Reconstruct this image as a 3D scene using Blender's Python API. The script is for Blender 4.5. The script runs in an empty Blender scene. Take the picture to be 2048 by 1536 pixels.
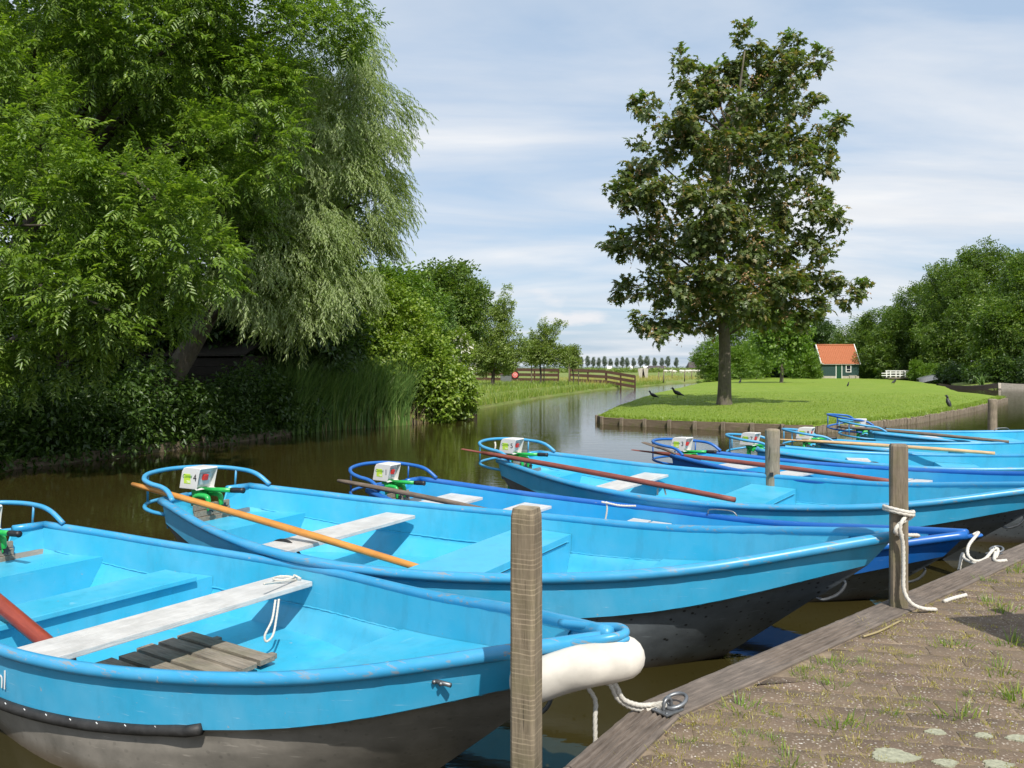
import bpy, bmesh, math, random
import numpy as np
from mathutils import Vector, Matrix
random.seed(7); RNG = np.random.default_rng(7)
R = math.radians
SC = bpy.context.scene
COL = SC.collection

# ------------------------------------------------------------------ camera, light, exposure
EYE = 2.05                    # metres above the water
FPX = 1607.0                  # focal length in pixels of a 2048 px wide picture
HOR = 735.0                   # horizon row in that picture
cam = bpy.data.cameras.new('camera'); camo = bpy.data.objects.new('camera', cam); COL.objects.link(camo)
cam.sensor_width = 36; cam.lens = 36 * FPX / 2048; cam.shift_y = -33 / 2048
cam.clip_start = 0.05; cam.clip_end = 9000
camo.location = (0, 0, EYE); camo.rotation_euler = (R(90), 0, 0)
SC.camera = camo
SUN_EL, SUN_HEAD = 50, 16
sl = bpy.data.lights.new('sun', 'SUN'); slo = bpy.data.objects.new('sun', sl); COL.objects.link(slo)
sl.energy = 4.3; sl.angle = R(0.5); sl.color = (1, .955, .88)
slo.rotation_euler = (R(90 - SUN_EL), 0, R(SUN_HEAD)); slo.location = (0, -10, 30)
SC.view_settings.view_transform = 'Standard'; SC.view_settings.look = 'None'
SC.view_settings.exposure = 0.28; SC.view_settings.gamma = 1; SC.view_settings.use_curve_mapping = False
SC.render.engine = 'CYCLES'
SC.cycles.max_bounces = 8; SC.cycles.transparent_max_bounces = 4

W = bpy.data.worlds.new('World'); SC.world = W; W.use_nodes = True
def build_sky():
    nt = W.node_tree; nt.nodes.clear(); N = nt.nodes.new; L = nt.links.new
    out = N('ShaderNodeOutputWorld'); bg = N('ShaderNodeBackground'); bg.inputs['Strength'].default_value = .1
    sky = N('ShaderNodeTexSky'); sky.sky_type = 'NISHITA'; sky.sun_disc = False
    sky.sun_elevation = R(SUN_EL); sky.sun_rotation = R(180 - SUN_HEAD)
    sky.air_density = 1.0; sky.dust_density = 1.5; sky.ozone_density = 1.5
    tc = N('ShaderNodeTexCoord'); sep = N('ShaderNodeSeparateXYZ'); L(tc.outputs['Generated'], sep.inputs[0])
    # project the view direction on a cloud layer overhead
    mx = N('ShaderNodeMath'); mx.operation = 'MAXIMUM'; mx.inputs[1].default_value = 0; L(sep.outputs['Z'], mx.inputs[0])
    ad = N('ShaderNodeMath'); ad.inputs[1].default_value = .12; L(mx.outputs[0], ad.inputs[0])
    dx = N('ShaderNodeMath'); dx.operation = 'DIVIDE'; L(sep.outputs['X'], dx.inputs[0]); L(ad.outputs[0], dx.inputs[1])
    dy = N('ShaderNodeMath'); dy.operation = 'DIVIDE'; L(sep.outputs['Y'], dy.inputs[0]); L(ad.outputs[0], dy.inputs[1])
    cb = N('ShaderNodeCombineXYZ'); L(dx.outputs[0], cb.inputs[0]); L(dy.outputs[0], cb.inputs[1])
    mp = N('ShaderNodeMapping'); L(cb.outputs[0], mp.inputs[0]); mp.inputs['Rotation'].default_value = (0, 0, R(-12)); mp.inputs['Scale'].default_value = (.42, 1.0, 1)
    n1 = N('ShaderNodeTexNoise'); n1.inputs['Scale'].default_value = 1.15; n1.inputs['Detail'].default_value = 7; n1.inputs['Roughness'].default_value = .55; n1.inputs['Distortion'].default_value = .5
    L(mp.outputs[0], n1.inputs['Vector'])
    r1 = N('ShaderNodeValToRGB'); r1.color_ramp.elements[0].position = .37; r1.color_ramp.elements[1].position = .66
    r1.color_ramp.elements[0].color = (.08, .08, .08, 1); r1.color_ramp.elements[1].color = (.96, .96, .96, 1)
    L(n1.outputs['Fac'], r1.inputs[0])
    # second, finer streaks tint the cloud from grey-lilac to white
    n2 = N('ShaderNodeTexNoise'); n2.inputs['Scale'].default_value = 2.3; n2.inputs['Detail'].default_value = 6; L(mp.outputs[0], n2.inputs['Vector'])
    r2 = N('ShaderNodeValToRGB'); r2.color_ramp.elements[0].position = .3; r2.color_ramp.elements[1].position = .7
    r2.color_ramp.elements[0].color = (6.3, 6.65, 7.15, 1); r2.color_ramp.elements[1].color = (7.9, 7.95, 8.05, 1)
    L(n2.outputs['Fac'], r2.inputs[0])
    # small puffs low over the fields
    mp3 = N('ShaderNodeMapping'); L(tc.outputs['Generated'], mp3.inputs[0]); mp3.inputs['Scale'].default_value = (9, 9, 26)
    n3 = N('ShaderNodeTexNoise'); n3.inputs['Scale'].default_value = 1.0; n3.inputs['Detail'].default_value = 5; L(mp3.outputs[0], n3.inputs['Vector'])
    r3 = N('ShaderNodeValToRGB'); r3.color_ramp.elements[0].position = .6; r3.color_ramp.elements[1].position = .7
    L(n3.outputs['Fac'], r3.inputs[0])
    bd = N('ShaderNodeMapRange'); bd.inputs['From Min'].default_value = .13; bd.inputs['From Max'].default_value = .06; L(sep.outputs['Z'], bd.inputs['Value'])
    ml = N('ShaderNodeMath'); ml.operation = 'MULTIPLY'; L(r3.outputs[0], ml.inputs[0]); L(bd.outputs[0], ml.inputs[1])
    ml2 = N('ShaderNodeMath'); ml2.operation = 'MULTIPLY'; ml2.inputs[1].default_value = .6; L(ml.outputs[0], ml2.inputs[0])
    m1 = N('ShaderNodeMixRGB'); m0 = N('ShaderNodeMixRGB'); m0.inputs[0].default_value = .62; L(sky.outputs[0], m0.inputs[1]); m0.inputs[2].default_value = (4.5, 6.0, 7.9, 1)   # thin high veil
    L(r1.outputs[0], m1.inputs[0]); L(m0.outputs[0], m1.inputs[1]); L(r2.outputs[0], m1.inputs[2])
    m2 = N('ShaderNodeMixRGB'); L(ml2.outputs[0], m2.inputs[0]); L(m1.outputs[0], m2.inputs[1]); m2.inputs[2].default_value = (8.3, 7.9, 7.8, 1)
    L(m2.outputs[0], bg.inputs[0]); L(bg.outputs[0], out.inputs[0])
build_sky()

# ------------------------------------------------------------------ helpers
def at(px, py, Y):            # a place Y metres away, read off the photograph's pixel grid
    return Vector(((px - 1024) / FPX * Y, Y, EYE - (py - HOR) / FPX * Y))
def on(px, py, z):            # a place at height z
    Y = FPX * (EYE - z) / (py - HOR)
    return Vector(((px - 1024) / FPX * Y, Y, z))
def tag(o, label=None, cat=None, group=None, kind=None):
    if label: o['label'] = label
    if cat: o['category'] = cat
    if group: o['group'] = group
    if kind: o['kind'] = kind
    return o
def thing(name, label, cat, loc=(0, 0, 0), rz=0, group=None):
    o = bpy.data.objects.new(name, None); COL.objects.link(o); o.empty_display_size = .2
    o.location = loc; o.rotation_euler = (0, 0, rz)
    return tag(o, label, cat, group)
def link(name, me, mat=None, parent=None):
    o = bpy.data.objects.new(name, me); COL.objects.link(o)
    if mat is not None and not len(me.materials):
        for m in (mat if isinstance(mat, (list, tuple)) else [mat]): me.materials.append(m)
    if parent is not None: o.parent = parent
    return o
def copy_tree(o, parent=None):
    c = o.copy(); COL.objects.link(c)
    if parent is not None: c.parent = parent
    for ch in [x for x in o.children]: copy_tree(ch, c)
    return c

class MB:
    def __init__(s): s.v = []; s.f = []; s.sm = []; s.mi = []
    def add(s, vs, fs, smooth=False, mi=0):
        b = len(s.v); s.v += [tuple(p) for p in vs]
        for f in fs: s.f.append([b + i for i in f]); s.sm.append(smooth); s.mi.append(mi)
    def box(s, c, d, rot=None, bev=0, mi=0, jit=0):
        hx, hy, hz = d[0] / 2, d[1] / 2, d[2] / 2
        if bev:
            bev = min(bev, .49 * min(d)); vs = []; 
            bm = bmesh.new(); bmesh.ops.create_cube(bm, size=1)
            for v in bm.verts: v.co = Vector((v.co.x * d[0], v.co.y * d[1], v.co.z * d[2]))
            bmesh.ops.bevel(bm, geom=bm.edges[:], offset=bev, segments=2, affect='EDGES', profile=.6)
            vs = [v.co.copy() for v in bm.verts]; bm.verts.index_update(); fs = [[v.index for v in f.verts] for f in bm.faces]; bm.free()
        else:
            vs = [Vector((x, y, z)) for x in (-hx, hx) for y in (-hy, hy) for z in (-hz, hz)]
            fs = [(0, 1, 3, 2), (4, 6, 7, 5), (0, 4, 5, 1), (2, 3, 7, 6), (0, 2, 6, 4), (1, 5, 7, 3)]
        M = rot.to_matrix() if hasattr(rot, 'to_matrix') else (rot if rot is not None else Matrix.Identity(3))
        s.add([M @ v + Vector(c) + (Vector([random.uniform(-jit, jit) for _ in 'abc']) if jit else Vector()) for v in vs], fs, False, mi)
    def tube(s, pts, r, n=8, cap=True, closed=False, mi=0, twist=0, amp=0, lobes=3, flat=1.0):
        pts = [Vector(p) for p in pts]; m = len(pts)
        rr = r if isinstance(r, (list, tuple)) else [r] * m
        T = []
        for i in range(m):
            a = pts[(i - 1) % m] if (closed or i > 0) else pts[i]; b = pts[(i + 1) % m] if (closed or i < m - 1) else pts[i]
            T.append((b - a).normalized() if (b - a).length > 1e-9 else Vector((0, 0, 1)))
        u = T[0].orthogonal().normalized() if abs(T[0].z) > .95 else Vector((0, 0, 1)).cross(T[0]).normalized()
        vs = []; L = 0
        for i in range(m):
            if i: L += (pts[i] - pts[i - 1]).length
            u = (u - T[i] * u.dot(T[i])).normalized(); w = T[i].cross(u)
            for k in range(n):
                a = 2 * math.pi * k / n
                q = rr[i] * (1 + (amp * math.cos(lobes * a - twist * L) if amp else 0))
                vs.append(pts[i] + u * math.cos(a) * q + w * math.sin(a) * q * flat)
        fs = []
        for i in range(m if closed else m - 1):
            j = (i + 1) % m
            for k in range(n): fs.append((i * n + k, i * n + (k + 1) % n, j * n + (k + 1) % n, j * n + k))
        if cap and not closed: fs += [tuple(range(n))[::-1], tuple((m - 1) * n + k for k in range(n))]
        s.add(vs, fs, True, mi)
    def lathe(s, c, prof, n=14, mi=0, smooth=True):     # prof: (radius, z)
        vs = [(c[0] + r * math.cos(2 * math.pi * k / n), c[1] + r * math.sin(2 * math.pi * k / n), c[2] + z) for r, z in prof for k in range(n)]
        fs = [(i * n + k, i * n + (k + 1) % n, (i + 1) * n + (k + 1) % n, (i + 1) * n + k) for i in range(len(prof) - 1) for k in range(n)]
        fs += [tuple(range(n))[::-1], tuple((len(prof) - 1) * n + k for k in range(n))]
        s.add(vs, fs, smooth, mi)
    def grid(s, rows, smooth=True, mi=0, closed=False):
        n = len(rows[0]); fs = []
        for i in range(len(rows) - 1):
            for k in range(n if closed else n - 1): fs.append((i * n + k, i * n + (k + 1) % n, (i + 1) * n + (k + 1) % n, (i + 1) * n + k))
        s.add([p for r in rows for p in r], fs, smooth, mi)
    def prism(s, poly, z0, z1, mi=0):                   # poly: xy, counter-clockwise
        n = len(poly); s.add([(x, y, z0) for x, y in poly] + [(x, y, z1) for x, y in poly],
              [tuple(range(n))[::-1], tuple(range(n, 2 * n))] + [(i, (i + 1) % n, n + (i + 1) % n, n + i) for i in range(n)], False, mi)
    def mesh(s, name, mats):
        me = bpy.data.meshes.new(name); me.from_pydata(s.v, [], s.f)
        for m in (mats if isinstance(mats, (list, tuple)) else [mats]): me.materials.append(m)
        me.polygons.foreach_set('use_smooth', s.sm); me.polygons.foreach_set('material_index', s.mi); me.update()
        return me
    def build(s, name, mats, parent=None): return link(name, s.mesh(name, mats), None, parent)
def bez(pts, n=8):                                      # Catmull-Rom through points
    P = [Vector(p) for p in pts]; P = [P[0] * 2 - P[1]] + P + [P[-1] * 2 - P[-2]]; out = []
    for i in range(1, len(P) - 2):
        a, b, c, d = P[i - 1:i + 3]
        for k in range(n):
            t = k / n; out.append(.5 * ((2 * b) + (c - a) * t + (2 * a - 5 * b + 4 * c - d) * t * t + (3 * b - a - 3 * c + d) * t ** 3))
    out.append(P[-2]); return out
def bigmesh(name, V, F, mat, parent=None, smooth=True):  # V (n,3) float, F (m,k) int, all faces of one size
    me = bpy.data.meshes.new(name); k = F.shape[1]
    me.vertices.add(len(V)); me.vertices.foreach_set('co', V.astype(np.float32).ravel())
    me.loops.add(F.size); me.loops.foreach_set('vertex_index', F.astype(np.int32).ravel())
    me.polygons.add(len(F)); me.polygons.foreach_set('loop_start', np.arange(0, F.size, k, dtype=np.int32)); me.polygons.foreach_set('loop_total', np.full(len(F), k, dtype=np.int32))
    me.polygons.foreach_set('use_smooth', np.full(len(F), smooth)); me.update(calc_edges=True)
    return link(name, me, mat, parent)

# ------------------------------------------------------------------ materials
def nodes(name):
    m = bpy.data.materials.new(name); m.use_nodes = True; nt = m.node_tree
    return m, nt, nt.nodes['Principled BSDF'], nt.nodes.new, nt.links.new
def ramp(N, L, src, *stops):
    r = N('ShaderNodeValToRGB'); e = r.color_ramp.elements
    while len(e) < len(stops): e.new(.5)
    for x, (p, c) in zip(e, stops): x.position = p; x.color = tuple(c) + (1,) if len(c) == 3 else c
    L(src, r.inputs[0]); return r
def noise(N, L, vec, scale, detail=5, rough=.55, dist=0):
    n = N('ShaderNodeTexNoise'); n.inputs['Scale'].default_value = scale; n.inputs['Detail'].default_value = detail; n.inputs['Roughness'].default_value = rough; n.inputs['Distortion'].default_value = dist
    if vec is not None: L(vec, n.inputs['Vector'])
    return n
def coords(N, L, scale=(1, 1, 1), rot=(0, 0, 0), kind='Object'):
    t = N('ShaderNodeTexCoord'); m = N('ShaderNodeMapping'); L(t.outputs[kind], m.inputs[0]); m.inputs['Scale'].default_value = scale; m.inputs['Rotation'].default_value = rot; return m.outputs[0]
def mixc(N, L, fac, a, b):
    m = N('ShaderNodeMixRGB')
    for i, x in ((0, fac), (1, a), (2, b)):
        if isinstance(x, (int, float)): m.inputs[i].default_value = x
        elif isinstance(x, (tuple, list)): m.inputs[i].default_value = tuple(x) + (1,)
        else: L(x, m.inputs[i])
    return m.outputs[0]
def bump(N, L, bsdf, h, strength, dist=.02):
    b = N('ShaderNodeBump'); b.inputs['Strength'].default_value = strength; b.inputs['Distance'].default_value = dist; L(h, b.inputs['Height']); L(b.outputs[0], bsdf.inputs['Normal']); return b
def plain(name, col, rough=.5, metal=0, var=.12, scale=9, bmp=0):
    m, nt, B, N, L = nodes(name); v = coords(N, L); n = noise(N, L, v, scale, 6)
    r = ramp(N, L, n.outputs['Fac'], (.3, [c * (1 - var) for c in col]), (.7, [min(1, c * (1 + var)) for c in col]))
    L(r.outputs[0], B.inputs['Base Color']); B.inputs['Roughness'].default_value = rough; B.inputs['Metallic'].default_value = metal
    if bmp: bump(N, L, B, n.outputs['Fac'], bmp)
    return m
def boat_paint(name, col, wear=.5, faded=.35, grime=.3, rim=False):
    m, nt, B, N, L = nodes(name); v = coords(N, L)
    n1 = noise(N, L, v, 2.2, 6, .6); pale = [c * .72 + .24 * k for c, k in zip(col, (.55, .75, .85))]
    c = mixc(N, L, ramp(N, L, n1.outputs['Fac'], (.38, (0, 0, 0)), (.78, (faded,) * 3)).outputs[0], col, pale)
    n4 = noise(N, L, coords(N, L, (1, 1, .35)), 7, 7, .7)
    c = mixc(N, L, ramp(N, L, n4.outputs['Fac'], (.5, (0, 0, 0)), (.8, (grime,) * 3)).outputs[0], c, [x * .55 + .02 for x in col])
    # long pale scratches
    n2 = noise(N, L, coords(N, L, (1.6, 1.6, 50), (0, .2, 0)), 3, 4, .6, .5)
    c = mixc(N, L, ramp(N, L, n2.outputs['Fac'], (.66, (0, 0, 0)), (.73, (.5 * (wear if not rim else .25),) * 3)).outputs[0], c, (.55, .72, .8))
    n3 = noise(N, L, v, 14, 8, .72)
    chip = ramp(N, L, n3.outputs['Fac'], (.685 - .03 * wear, (0, 0, 0)), (.71 - .03 * wear, (.85,) * 3))
    c = mixc(N, L, chip.outputs[0], c, (.38, .36, .33))
    if rim:    # rubbed bare along the rim
        n6 = noise(N, L, coords(N, L, (1.6, 16, 16)), 2.2, 8, .7); n7 = noise(N, L, v, 1.3, 2)
        f = N('ShaderNodeMath'); f.operation = 'MULTIPLY'; L(ramp(N, L, n6.outputs['Fac'], (.56, (0, 0, 0)), (.62, (.85,) * 3)).outputs[0], f.inputs[0]); L(ramp(N, L, n7.outputs['Fac'], (.4, (.15,) * 3), (.6, (1, 1, 1))).outputs[0], f.inputs[1])
        c = mixc(N, L, f.outputs[0], c, (.27, .25, .22))
    L(c, B.inputs['Base Color'])
    rr = ramp(N, L, n1.outputs['Fac'], (.3, (.27,) * 3), (.75, (.5,) * 3)); L(rr.outputs[0], B.inputs['Roughness'])
    n5 = noise(N, L, v, 5, 2); bump(N, L, B, n5.outputs['Fac'], .25, .01)
    return m
def bottom_paint(name, a, b, spots):
    m, nt, B, N, L = nodes(name); v = coords(N, L)
    n1 = noise(N, L, v, 2.5, 8, .65); c = ramp(N, L, n1.outputs['Fac'], (.3, a), (.72, b)).outputs[0]
    n2 = noise(N, L, coords(N, L, (2, 2, 18), (0, .3, 0)), 3, 5, .6); c = mixc(N, L, ramp(N, L, n2.outputs['Fac'], (.62, (0, 0, 0)), (.75, (.35,) * 3)).outputs[0], c, [x * 2.2 + .03 for x in b])
    vo = N('ShaderNodeTexVoronoi'); vo.inputs['Scale'].default_value = 17; L(v, vo.inputs['Vector'])
    c = mixc(N, L, ramp(N, L, vo.outputs['Distance'], (.14, (spots,) * 3), (.22, (0, 0, 0))).outputs[0], c, (.006, .008, .01))
    # weed and mud towards the waterline
    g = N('ShaderNodeNewGeometry'); sp = N('ShaderNodeSeparateXYZ'); L(g.outputs['Position'], sp.inputs[0])
    nz = N('ShaderNodeMath'); nz.operation = 'MULTIPLY_ADD'; L(n1.outputs['Fac'], nz.inputs[0]); nz.inputs[1].default_value = .12; L(sp.outputs['Z'], nz.inputs[2])
    c = mixc(N, L, ramp(N, L, nz.outputs[0], (.07, (.8,) * 3), (.17, (0, 0, 0))).outputs[0], c, (.10, .072, .042))
    L(c, B.inputs['Base Color']); B.inputs['Roughness'].default_value = .48; bump(N, L, B, n1.outputs['Fac'], .3, .01)
    return m
def wood(name, dark, light, axis='x', scale=1., rough=.8, lines=0, moss=0):
    m, nt, B, N, L = nodes(name); sc = {'x': (2, 22, 22), 'y': (22, 2, 22), 'z': (22, 22, 2)}[axis]
    v = coords(N, L, [x * scale for x in sc]); n = noise(N, L, v, 2.2, 8, .65, .6)
    c = ramp(N, L, n.outputs['Fac'], (.28, dark), (.72, light)).outputs[0]
    n2 = noise(N, L, coords(N, L), 6, 6, .6); c = mixc(N, L, ramp(N, L, n2.outputs['Fac'], (.4, (0, 0, 0)), (.75, (.5,) * 3)).outputs[0], c, [x * .55 for x in dark])
    if moss:
        n3 = noise(N, L, coords(N, L), 4, 6, .6); c = mixc(N, L, ramp(N, L, n3.outputs['Fac'], (.5, (0, 0, 0)), (.7, (moss,) * 3)).outputs[0], c, (.12, .13, .03))
    h = n.outputs['Fac']
    if axis == 'z' and scale >= 1:
        n4 = noise(N, L, coords(N, L, (30, 30, 1.1)), 1.6, 3, .5, .3); c = mixc(N, L, ramp(N, L, n4.outputs['Fac'], (.64, (0, 0, 0)), (.70, (.8,) * 3)).outputs[0], c, [x * .22 for x in dark])
    if lines:      # saw marks across the grain
        w = N('ShaderNodeTexWave'); w.bands_direction = 'Z'; w.inputs['Scale'].default_value = lines; w.inputs['Distortion'].default_value = 1.6; w.inputs['Detail'].default_value = 3; L(coords(N, L), w.inputs['Vector'])
        n6 = noise(N, L, coords(N, L, (1, 1, 6)), 4, 4)
        f = N('ShaderNodeMath'); f.operation = 'MULTIPLY'; L(ramp(N, L, w.outputs['Fac'], (.8, (0, 0, 0)), (.97, (.42,) * 3)).outputs[0], f.inputs[0]); L(ramp(N, L, n6.outputs['Fac'], (.4, (0, 0, 0)), (.6, (1, 1, 1))).outputs[0], f.inputs[1])
        c = mixc(N, L, f.outputs[0], c, [min(1, x * 1.75) for x in light])
    L(c, B.inputs['Base Color']); B.inputs['Roughness'].default_value = rough; bump(N, L, B, h, .5, .012)
    return m
def leafmat(name, a, b, c3=None, trans=.35, rough=.42, back=None):
    m, nt, B, N, L = nodes(name); g = N('ShaderNodeNewGeometry')
    stops = [(0, a), (.75, b)] + ([(1, c3)] if c3 else [])
    r = ramp(N, L, g.outputs['Random Per Island'], *stops); col = r.outputs[0]
    if back: col = mixc(N, L, g.outputs['Backfacing'], col, back)
    L(col, B.inputs['Base Color']); B.inputs['Roughness'].default_value = rough
    t = N('ShaderNodeBsdfTranslucent'); hs = N('ShaderNodeMixRGB'); hs.blend_type = 'MULTIPLY'; hs.inputs[0].default_value = 1; L(col, hs.inputs[1]); hs.inputs[2].default_value = (1.5, 1.6, .5, 1); L(hs.outputs[0], t.inputs[0])
    mx = N('ShaderNodeMixShader'); mx.inputs[0].default_value = trans; L(B.outputs[0], mx.inputs[1]); L(t.outputs[0], mx.inputs[2])
    L(mx.outputs[0], nt.nodes['Material Output'].inputs[0]); return m
def grassmat(name, a, b, c, scale, streak=1):
    m, nt, B, N, L = nodes(name); v = coords(N, L)
    n1 = noise(N, L, v, scale, 10, .75); n2 = noise(N, L, v, scale * .06, 5, .6)
    c1 = ramp(N, L, n1.outputs['Fac'], (.3, a), (.7, b)).outputs[0]
    c1 = mixc(N, L, ramp(N, L, n2.outputs['Fac'], (.45, (0, 0, 0)), (.68, (.65,) * 3)).outputs[0], c1, c)
    L(c1, B.inputs['Base Color']); B.inputs['Roughness'].default_value = .8; B.inputs['Specular IOR Level'].default_value = .15
    bump(N, L, B, n1.outputs['Fac'], .9, .1); return m
def M_water():
    m, nt, B, N, L = nodes('canal_water')
    v = coords(N, L, (1, 1, 1)); n1 = noise(N, L, v, .35, 3); 
    L(ramp(N, L, n1.outputs['Fac'], (.3, (.026, .022, .006)), (.7, (.035, .028, .008))).outputs[0], B.inputs['Base Color'])
    B.inputs['Roughness'].default_value = .02; B.inputs['IOR'].default_value = 1.33
    # glassy by the trees, rippled where the breeze reaches
    g = N('ShaderNodeNewGeometry'); sp = N('ShaderNodeSeparateXYZ'); L(g.outputs['Position'], sp.inputs[0])
    mr = N('ShaderNodeMapRange'); L(sp.outputs['Y'], mr.inputs['Value']); mr.inputs['From Min'].default_value = 12; mr.inputs['From Max'].default_value = 60; mr.inputs['To Min'].default_value = .012; mr.inputs['To Max'].default_value = .10
    na = noise(N, L, coords(N, L, (1.0, 2.4, 1)), 1.1, 4, .5, .3); nb = noise(N, L, coords(N, L, (1, 2.2, 1)), 5.5, 3, .5)
    add = N('ShaderNodeMath'); add.operation = 'MULTIPLY_ADD'; L(nb.outputs['Fac'], add.inputs[0]); add.inputs[1].default_value = .35; L(na.outputs['Fac'], add.inputs[2])
    b = N('ShaderNodeBump'); b.inputs['Distance'].default_value = .22; L(mr.outputs[0], b.inputs['Strength']); L(add.outputs[0], b.inputs['Height']); L(b.outputs[0], B.inputs['Normal'])
    return m
def M_paver(name, tone):
    m, nt, B, N, L = nodes(name); v = coords(N, L, kind='Object'); g = N('ShaderNodeNewGeometry'); gp = g.outputs['Position']; oi = N('ShaderNodeObjectInfo')
    n1 = noise(N, L, gp, 5, 8, .65)
    c = ramp(N, L, n1.outputs['Fac'], (.3, [x * .7 for x in tone]), (.7, [x * 1.35 for x in tone])).outputs[0]
    c = mixc(N, L, ramp(N, L, oi.outputs['Random'], (0, (0, 0, 0)), (1, (.45,) * 3)).outputs[0], c, (.17, .115, .09))
    vo = N('ShaderNodeTexVoronoi'); vo.inputs['Scale'].default_value = 72; L(gp, vo.inputs['Vector'])
    n4 = noise(N, L, gp, 9, 3)
    pb = N('ShaderNodeMath'); pb.operation = 'MULTIPLY'
    L(ramp(N, L, vo.outputs['Distance'], (.25, (1, 1, 1)), (.4, (0, 0, 0))).outputs[0], pb.inputs[0]); L(ramp(N, L, n4.outputs['Fac'], (.3, (.35,) * 3), (.55, (1, 1, 1))).outputs[0], pb.inputs[1])
    wh = N('ShaderNodeTexWhiteNoise'); L(vo.outputs['Position'], wh.inputs[0])
    pc = ramp(N, L, wh.outputs[0], (0, (.09, .07, .055)), (.45, (.28, .20, .15)), (.75, (.5, .43, .36)), (1, (.72, .68, .62)))
    c = mixc(N, L, pb.outputs[0], c, pc.outputs[0])
    n5 = noise(N, L, gp, 3.0, 8, .72); c = mixc(N, L, ramp(N, L, n5.outputs['Fac'], (.38, (0, 0, 0)), (.6, (.85,) * 3)).outputs[0], c, (.20, .15, .103))
    n8 = noise(N, L, gp, 1.4, 6, .7); c = mixc(N, L, ramp(N, L, n8.outputs['Fac'], (.5, (0, 0, 0)), (.68, (.55,) * 3)).outputs[0], c, (.085, .072, .058))
    n9 = noise(N, L, gp, 4.5, 6, .7); c = mixc(N, L, ramp(N, L, n9.outputs['Fac'], (.62, (0, 0, 0)), (.74, (.5,) * 3)).outputs[0], c, (.17, .16, .05))
    L(c, B.inputs['Base Color']); B.inputs['Roughness'].default_value = .92; B.inputs['Specular IOR Level'].default_value = .2
    n3 = noise(N, L, gp, 130, 4, .7); bump(N, L, B, n3.outputs['Fac'], .7, .008); return m
def M_rope():
    m, nt, B, N, L = nodes('rope_fibre'); n = noise(N, L, coords(N, L), 260, 3); L(ramp(N, L, n.outputs['Fac'], (.3, (.42, .39, .33)), (.7, (.72, .69, .62))).outputs[0], B.inputs['Base Color']); B.inputs['Roughness'].default_value = .9; bump(N, L, B, n.outputs['Fac'], .5, .003); return m
def M_tile():
    m, nt, B, N, L = nodes('roof_clay_tile'); oi = N('ShaderNodeObjectInfo'); n = noise(N, L, coords(N, L, kind='Object'), 3, 6)
    g = N('ShaderNodeNewGeometry')
    c = ramp(N, L, g.outputs['Random Per Island'], (0, (.30, .085, .036)), (.6, (.40, .13, .055)), (1, (.46, .19, .09))).outputs[0]
    c = mixc(N, L, ramp(N, L, n.outputs['Fac'], (.55, (0, 0, 0)), (.75, (.5,) * 3)).outputs[0], c, (.34, .22, .06)); L(c, B.inputs['Base Color']); B.inputs['Roughness'].default_value = .75; return m

M = {}
M['water'] = M_water()
M['blue'] = boat_paint('boat_paint_sky_blue', (.036, .36, .60), .9, .55, .4)
M['blue_in'] = boat_paint('boat_paint_inside_blue', (.042, .40, .60), .35, .5, .45)
M['blue_rim'] = boat_paint('boat_rim_worn_blue', (.032, .29, .53), 1.25, .4, .25, True)
M['navy'] = boat_paint('boat_paint_royal_blue', (.008, .115, .42), .5, .18)
M['navy_in'] = boat_paint('boat_inside_mid_blue', (.025, .32, .60), .12, .25)
M['hull_grey'] = bottom_paint('bottom_paint_grey', (.14, .13, .112), (.31, .28, .24), .2)
M['hull_black'] = bottom_paint('bottom_paint_black', (.065, .077, .09), (.18, .205, .22), .9)
M['white_wood'] = wood('white_painted_plank', (.50, .49, .465), (.63, .62, .60), 'y', 1, .5)
M['grey_wood'] = wood('weathered_grey_wood', (.15, .125, .095), (.34, .29, .225), 'x', 1, .85, moss=.25)
M['beam_wood'] = wood('quay_beam_wood', (.085, .068, .055), (.23, .185, .15), 'x', 1.2, .85)
M['post_wood'] = wood('sawn_post_wood', (.13, .10, .062), (.29, .235, .16), 'z', 1, .85, lines=17, moss=.3)
M['round_wood'] = wood('round_pile_wood', (.16, .125, .085), (.36, .3, .22), 'z', 1, .85, moss=.3)
M['oar_orange'] = wood('varnished_orange_wood', (.50, .20, .035), (.66, .31, .07), 'x', .7, .3)
M['oar_red'] = wood('red_painted_wood', (.22, .035, .018), (.34, .06, .03), 'x', .5, .4)
M['oar_brown'] = wood('red_brown_wood', (.17, .04, .028), (.28, .085, .06), 'x', .7, .6)
M['oar_grey'] = wood('grey_brown_bare_wood', (.10, .075, .055), (.22, .17, .13), 'x', 1, .8)
M['oar_pale'] = wood('pale_varnished_wood', (.52, .33, .16), (.68, .47, .25), 'x', .7, .4)
M['white_plastic'] = plain('white_motor_plastic', (.66, .65, .62), .35, 0, .04)
M['fender'] = plain('fender_rubber_white', (.62, .58, .51), .6, 0, .22, 5, .15)
M['green_metal'] = plain('motor_green_enamel', (.02, .38, .07), .3, 0, .2, 14)
M['black'] = plain('black_rubber', (.012, .012, .013), .5, 0, .3, 20)
M['strip'] = plain('black_rubber_strip', (.022, .021, .02), .6, 0, .6, 12, .3)
M['red'] = plain('red_switch_plastic', (.55, .03, .02), .4)
M['grey_panel'] = plain('grey_panel_plastic', (.5, .52, .54), .5)
M['lime'] = plain('lime_sticker', (.50, .70, .06), .5, 0, .03)
M['green_ink'] = plain('dark_green_ink', (.01, .22, .03), .5)
M['white_ink'] = plain('white_ink', (.8, .8, .78), .5, 0, .02)
M['black_ink'] = plain('black_ink', (.015, .015, .015), .5)
M['steel'] = plain('galvanised_steel', (.22, .23, .24), .45, .7, .25, 25)
M['rope'] = M_rope()
M['paver'] = M_paver('paver_aggregate', (.15, .113, .08))
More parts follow.
